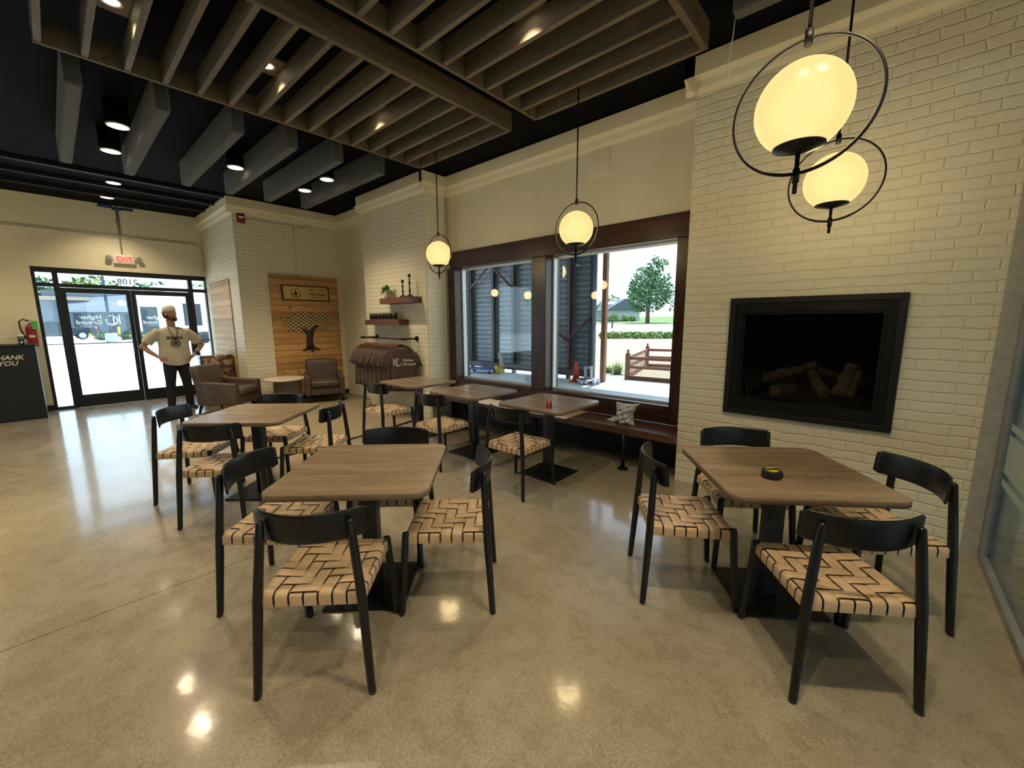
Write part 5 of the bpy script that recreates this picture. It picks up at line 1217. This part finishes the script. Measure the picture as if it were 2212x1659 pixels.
# ---------------------------------------------------------------- foliage helper
def crown(mb, c, rad, n, leaf, seed, hollow=.55):
    rd = random.Random(seed)
    for k in range(n):
        while True:
            p = Vector((rd.uniform(-1, 1), rd.uniform(-1, 1), rd.uniform(-1, 1)))
            if hollow < p.length < 1: break
        p = Vector((c[0]+p.x*rad[0], c[1]+p.y*rad[1], c[2]+p.z*rad[2])); s = leaf*rd.uniform(.6, 1.3)
        u = Vector((rd.uniform(-1, 1), rd.uniform(-1, 1), rd.uniform(-1, 1))).normalized(); v = u.orthogonal().normalized(); w_ = u.cross(v)
        mb.add([p-v*s, p-w_*s*.55+u*s*.2, p+v*s, p+w_*s*.55+u*s*.2], [(0, 1, 2, 3)])
def tree(name, base, h, blobs, mat, label, seed, n=500, leaf=.35, group='trees outside'):
    r = empty(name, base, 0, label, 'tree', group)
    MB().tube([(0, 0, 0), (.05, 0, h*.3), (0, .1, h*.6)], [h*.035, h*.028, h*.012], 8).build('trunk', MO['bark'], r)
    b = MB()
    for i, (dx, dy, z, rr, rz) in enumerate(blobs): crown(b, (dx, dy, z), (rr, rr, rz), int(n*rr*rr/6), leaf, seed+i, .35)
    b.build('crown', mat, r)
tree('leafy_tree', (25.6, -58.5, 1.1), 9.5, [(0, 0, 4.2, 3.2, 2.6), (1.4, 0, 3.2, 1.8, 1.6), (-1.6, -.5, 4.6, 1.9, 2.0), (.6, 0, 6.2, 2.2, 2.0), (-.4, -.6, 7.6, 1.4, 1.4), (-1.7, -.7, 8.4, .7, .8), (-.5, -.7, 9.2, .6, .7), (1.9, 0, 5.3, 1.3, 1.2), (-2.3, -.6, 6.6, .6, .6)], MO['leaf'], 'large leafy green tree across the road, seen through the right pane', 10, 900, .22)
tree('distant_tree', (39.9, -73.7, 1.6), 6, [(0, 0, 3.2, 1.9, 1.8), (1.6, 1, 2.4, 1.5, 1.2), (-1.6, -1, 2.8, 1.2, 1.2)], MO['leaf2'], 'smaller pale green tree beyond the white house', 40, 500, .25)
tree('distant_tree', (20.6, -57.0, 1.2), 6, [(0, 0, 3.0, 1.6, 2.0), (-1, -.5, 4.2, 1.2, 1.2)], MO['leaf3'], 'dull green tree at the right edge of the window view', 60, 600, .2)
for k in range(10):
    t = k/9; x = 17.6-4.9*t; y = -31.5-3.6*t
    b = MB(); crown(b, (0, 0, .30), (.50, .50, .34), 260, .10, 100+k, .3)
    b.cyl((0, 0, -.05), (0, 0, .25), .03, n=6)
    o = b.build('hedge_shrub', MO['leaf2']); o.location = (x, y, .02)
    tag(o, 'low yellow-green shrub beyond the lawn, %s of the ten counted from the left' % ORD[k], 'shrub', 'row of shrubs beyond the lawn')
random.seed(9)
for i, (x, y, s, lab) in enumerate(((5.75, -11.15, .55, 'tall tufted ornamental grass beside the timber fence'), (6.15, -11.35, .28, 'small green tuft of grass left of the large ornamental grass'))):
    b = MB()
    for k in range(160):
        a = random.uniform(0, 2*PI); L = s*random.uniform(.6, 1.1); e = random.uniform(.55, 1.4); p0 = Vector((random.uniform(-.08, .08), random.uniform(-.08, .08), 0)); d = Vector((math.cos(a)*math.cos(e), math.sin(a)*math.cos(e), math.sin(e)))
        p1 = p0+d*L*.6; p2 = p1+(d-Vector((0, 0, .6))).normalized()*L*.4; sd = Vector((-math.sin(a), math.cos(a), 0))*.006
        b.add([p0-sd, p0+sd, p1+sd, p1-sd, p2], [(0, 1, 2, 3), (3, 2, 4)])
    o = b.build('ornamental_grass', MO['leaf2']); o.location = (x, y, -.05); tag(o, lab, 'grass tuft')
# ---------------------------------------------------------------- white house across the road
r = empty('white_house', (36.5, -70.5, 1.55), math.radians(-38), 'white house with a slate roof, dormers and a porch across the road', 'house')
MB().box(-2.4, 6.0, -3, 3, 0, 1.9).build('wall', MO['housewhite'], r)
MB().loft([[(-2.9, -3.6, 1.85), (-2.9, 3.6, 1.85), (-2.9, 0, 3.9)], [(6.4, -3.6, 1.85), (6.4, 3.6, 1.85), (6.4, 0, 3.9)]], smooth=False).build('roof', MO['roof'], r); rfh = [q for q in bpy.data.objects if q.parent == r and q.name.startswith('roof')][0]
for x in (-.9, 1.6):
    d = MB().box(x-.45, x+.45, 1.0, 2.6, 2.2, 2.95); d.loft([[(x-.6, y, 2.9), (x+.6, y, 2.9), (x, y, 3.4)] for y in (.8, 2.75)], smooth=False); d.build('dormer', MO['housewhite'], rfh)
    MB().box(x-.2, x+.2, 2.6, 2.62, 2.3, 2.85).build('window', MO['winblue'], r)
MB().box(2.9, 3.8, 2.9, 3.5, 0, 2.6).build('chimney', MO['redbrick'], r)
for x in (-2.3, -1.2, -.1, 1.0, 2.1): MB().box(x-.07, x+.07, 3.3, 3.44, 0, 1.85).build('porch_post', MO['housewhite'], r)
for x in (-1.75, -.6, .5, 1.6, 4.4, 5.3): MB().box(x-.2, x+.2, 3.0, 3.03, .5, 1.5).build('window', MO['winblue'], r)
for k, (x, y, s) in enumerate(((34.9, -65.8, .9), (33.3, -66.8, .7), (36.2, -65.0, .6), (32.2, -67.4, .6))):
    b = MB(); crown(b, (0, 0, s*.7), (s, s, s*.75), 300, .16, 200+k, .2); b.cyl((0, 0, -.2), (0, 0, s*.6), .05, n=6); o = b.build('garden_shrub', MO['leaf2']); o.location = (x, y, 1.4)
    tag(o, ['largest round shrub before the porch of the white house', 'yellow-green shrub right of the red chimney', 'small shrub at the left of the house porch', 'rightmost shrub in front of the white house'][k], 'shrub', 'shrubs before the white house')
r = empty('mailbox', (24.5, -45.8, .60), .3, 'dark mailbox on a post beside the road', 'mailbox'); MB().box(-.08, .08, -.08, .08, 0, .9).build('post', M['black'], r); MB().rbox(-.3, .3, -.14, .14, .8, 1.1, .08).build('box', M['black'], r)
# ---------------------------------------------------------------- street side: shop across the car park
XB = 76.0; zf = lambda z: 1.55+(z-1.55)*1.81; yf = lambda y: y*1.81
r = empty('shop_building', (XB, -8, 0), 0, 'white and slate grey shop building across the car park', 'building')
G = lambda mb, n, m: (setattr(mb, 'v', [(x-XB, y+8, z) for x, y, z in mb.v]), mb.build(n, m, r))[1]
G(MB().box(XB, XB+10, yf(-4.5), yf(.2), 0, zf(3.75)), 'grey_wall', MO['grey'])
G(MB().loft([[(XB-1.6, yf(-4.4), zf(2.35)), (XB, yf(-4.4), zf(2.35)), (XB, yf(-4.4), zf(3.65))], [(XB-1.6, yf(-.75), zf(2.30)), (XB, yf(-.75), zf(2.30)), (XB, yf(-.75), zf(3.2))]], smooth=False), 'awning', MO['grey'])
G(MB().box(XB-.4, XB+10, yf(-14), yf(-4.5), 0, zf(3.8)).box(XB-.2, XB+10, yf(-14), yf(-5.7), zf(3.8), zf(4.45)), 'white_wall', MO['render'])
G(MB().box(XB-.1, XB+8, yf(-.2), yf(4), 0, zf(3.1)), 'grey_brick_wall', MO['greybrick']); G(MB().box(XB-.6, XB+8, yf(-2.0), yf(4), zf(3.1), zf(3.35)), 'roof_edge', MO['tin'])
for y0, y1, z0, z1 in ((-5.6, -4.62, .75, 2.75), (-8.35, -7.2, 1.3, 3.05), (-11.5, -10, 1.3, 3.0)): G(MB().box(XB-.45, XB-.38, yf(y0), yf(y1), zf(z0), zf(z1)), 'window', MO['winblue'])
for y0, y1 in ((-4.2, -3.75), (-3.3, -2.75), (-2.3, -1.95), (-1.5, -1.1)): G(MB().box(XB-.06, XB+.01, yf(y0), yf(y1), zf(.7), zf(2.2)), 'window', MO['winblue'])
for i, y in enumerate((-1.78, -2.12, -3.3)):
    tag(MB().cyl((XB-4, yf(y)*.95, -.06), (XB-4, yf(y)*.95, 1.05), .13, n=12).build('yellow_bollard', MO['yellowb']), ['yellow bollard nearest the parked pickup', 'middle yellow bollard before the grey shop front', 'yellow bollard right of the lamp pole'][i], 'bollard', 'yellow bollards')
r = empty('lamp_post', (46, -3.13, -.06), 0, 'dark blue lamp post on a concrete footing in the car park', 'lamp post')
MB().lathe([(.38, 0), (.38, .75), (.30, .80)], n=18).build('footing', M['conc'], r); MB().tube([(0, 0, .7), (0, 0, 6.5)], [.11, .08], 12).build('pole', MO['lamp'], r); MB().box(-.6, .1, -.15, .15, 6.4, 6.55).build('lamp_head', MO['lamp'], r)
SC_(MB().box(47, 56, -13, -2.0, -.06, .09).build('planting_island', MO['slab']))
for k, (x, y) in enumerate(((49, -3.3), (49, -4.3), (49, -5.2), (50, -2.8), (50, -6.2))):
    b = MB(); crown(b, (0, 0, .35), (.55, .55, .40), 200, .12, 300+k, .2); b.cyl((0, 0, -.1), (0, 0, .3), .04, n=6); o = b.build('island_shrub', MO['leaf3']); o.location = (x, y, .09)
    tag(o, ['low green shrub directly right of the lamp post footing', 'low green shrub in the middle of the planting island', 'low green shrub toward the right door on the planting island', 'low green shrub on the island, left of the lamp post', 'rightmost low green shrub on the planting island'][k], 'shrub', 'shrubs on the planting island')
for k, (x, y, s) in enumerate(((88, 8, 5.5), (90, 1, 5), (92, -5, 5.8), (90, -12, 5.0), (92, -19, 5.5), (88, 15, 6), (90, -27, 5))):
    tree('background_tree', (x, y, -.1), 9, [(0, 0, 5.2, s*.75, s*.62), (0, s*.5, 4.4, s*.55, s*.5), (0, -s*.5, 4.6, s*.5, s*.5)], MO['leaf' if k % 2 else 'leaf2'], ['tree crown behind the shop roof, seen in the upper left glass', 'tree behind the shop, above the left door', 'tree behind the shop, above the lettering 2108', 'tree behind the shop, right of the house number', 'tree behind the white wall, above the right door', 'tree at the far left behind the grey brick building', 'tree at the far right behind the white building'][k], 400+k*5, 330, .42, 'trees behind the shop')
# pickup truck
r = empty('pickup_truck', (60, -.2, -.06), PI/2+.05, 'dark pickup truck parked outside the entrance', 'truck')
side = [(-2.85, .55), (-2.85, 1.05), (-2.70, 1.18), (-.55, 1.18), (-.45, 1.75), (.55, 1.80), (1.05, 1.25), (2.5, 1.12), (2.75, .95), (2.8, .5)]
# local +X is the bonnet end; the tail points to -Y in the world
MB().loft([[(x, s*.92, z) for x, z in side] for s in (-1, 1)], smooth=False).build('body', MO['carblack'], r, bevel=.04)
for s in (-1, 1):
    MB().box(-.38, .05, s*.921, s*.93, 1.28, 1.66).build('window', MO['winblue'], r); MB().box(.12, .62, s*.921, s*.93, 1.28, 1.66).build('window', MO['winblue'], r)
    MB().box(-2.87, -2.70, s*.80, s*.935, .80, 1.08).build('tail_light', M['red'], r)
    for x in (-1.75, 1.75):
        ty = MB().cyl((x, s*.72, .40), (x, s*.95, .40), .40, n=24).build('tyre', MO['tyre'], r); MB().cyl((x, s*.93, .40), (x, s*.965, .40), .26, n=20).build('wheel', MO['hub'], ty)
MB().rbox(-3.02, -2.84, -.9, .9, .48, .64, .04).build('bumper', M['chrome'], r)
r = empty('parked_car', (40, -9.2, -.06), PI/2, 'dark car partly visible behind the right sidelight of the entrance', 'car')
side = [(-2.2, .35), (-2.2, .85), (-1.7, 1.35), (-.2, 1.42), (.6, .95), (2.0, .8), (2.1, .35)]
MB().loft([[(x, s*.88, z) for x, z in side] for s in (-1, 1)], smooth=False).build('body', MO['carblack'], r, bevel=.05)
for s in (-1, 1):
    MB().box(-1.5, -.2, s*.881, s*.89, .95, 1.3).build('window', MO['winblue'], r)
    for x in (-1.35, 1.35): MB().cyl((x, s*.7, .33), (x, s*.9, .33), .33, n=20).build('tyre', MO['tyre'], r)
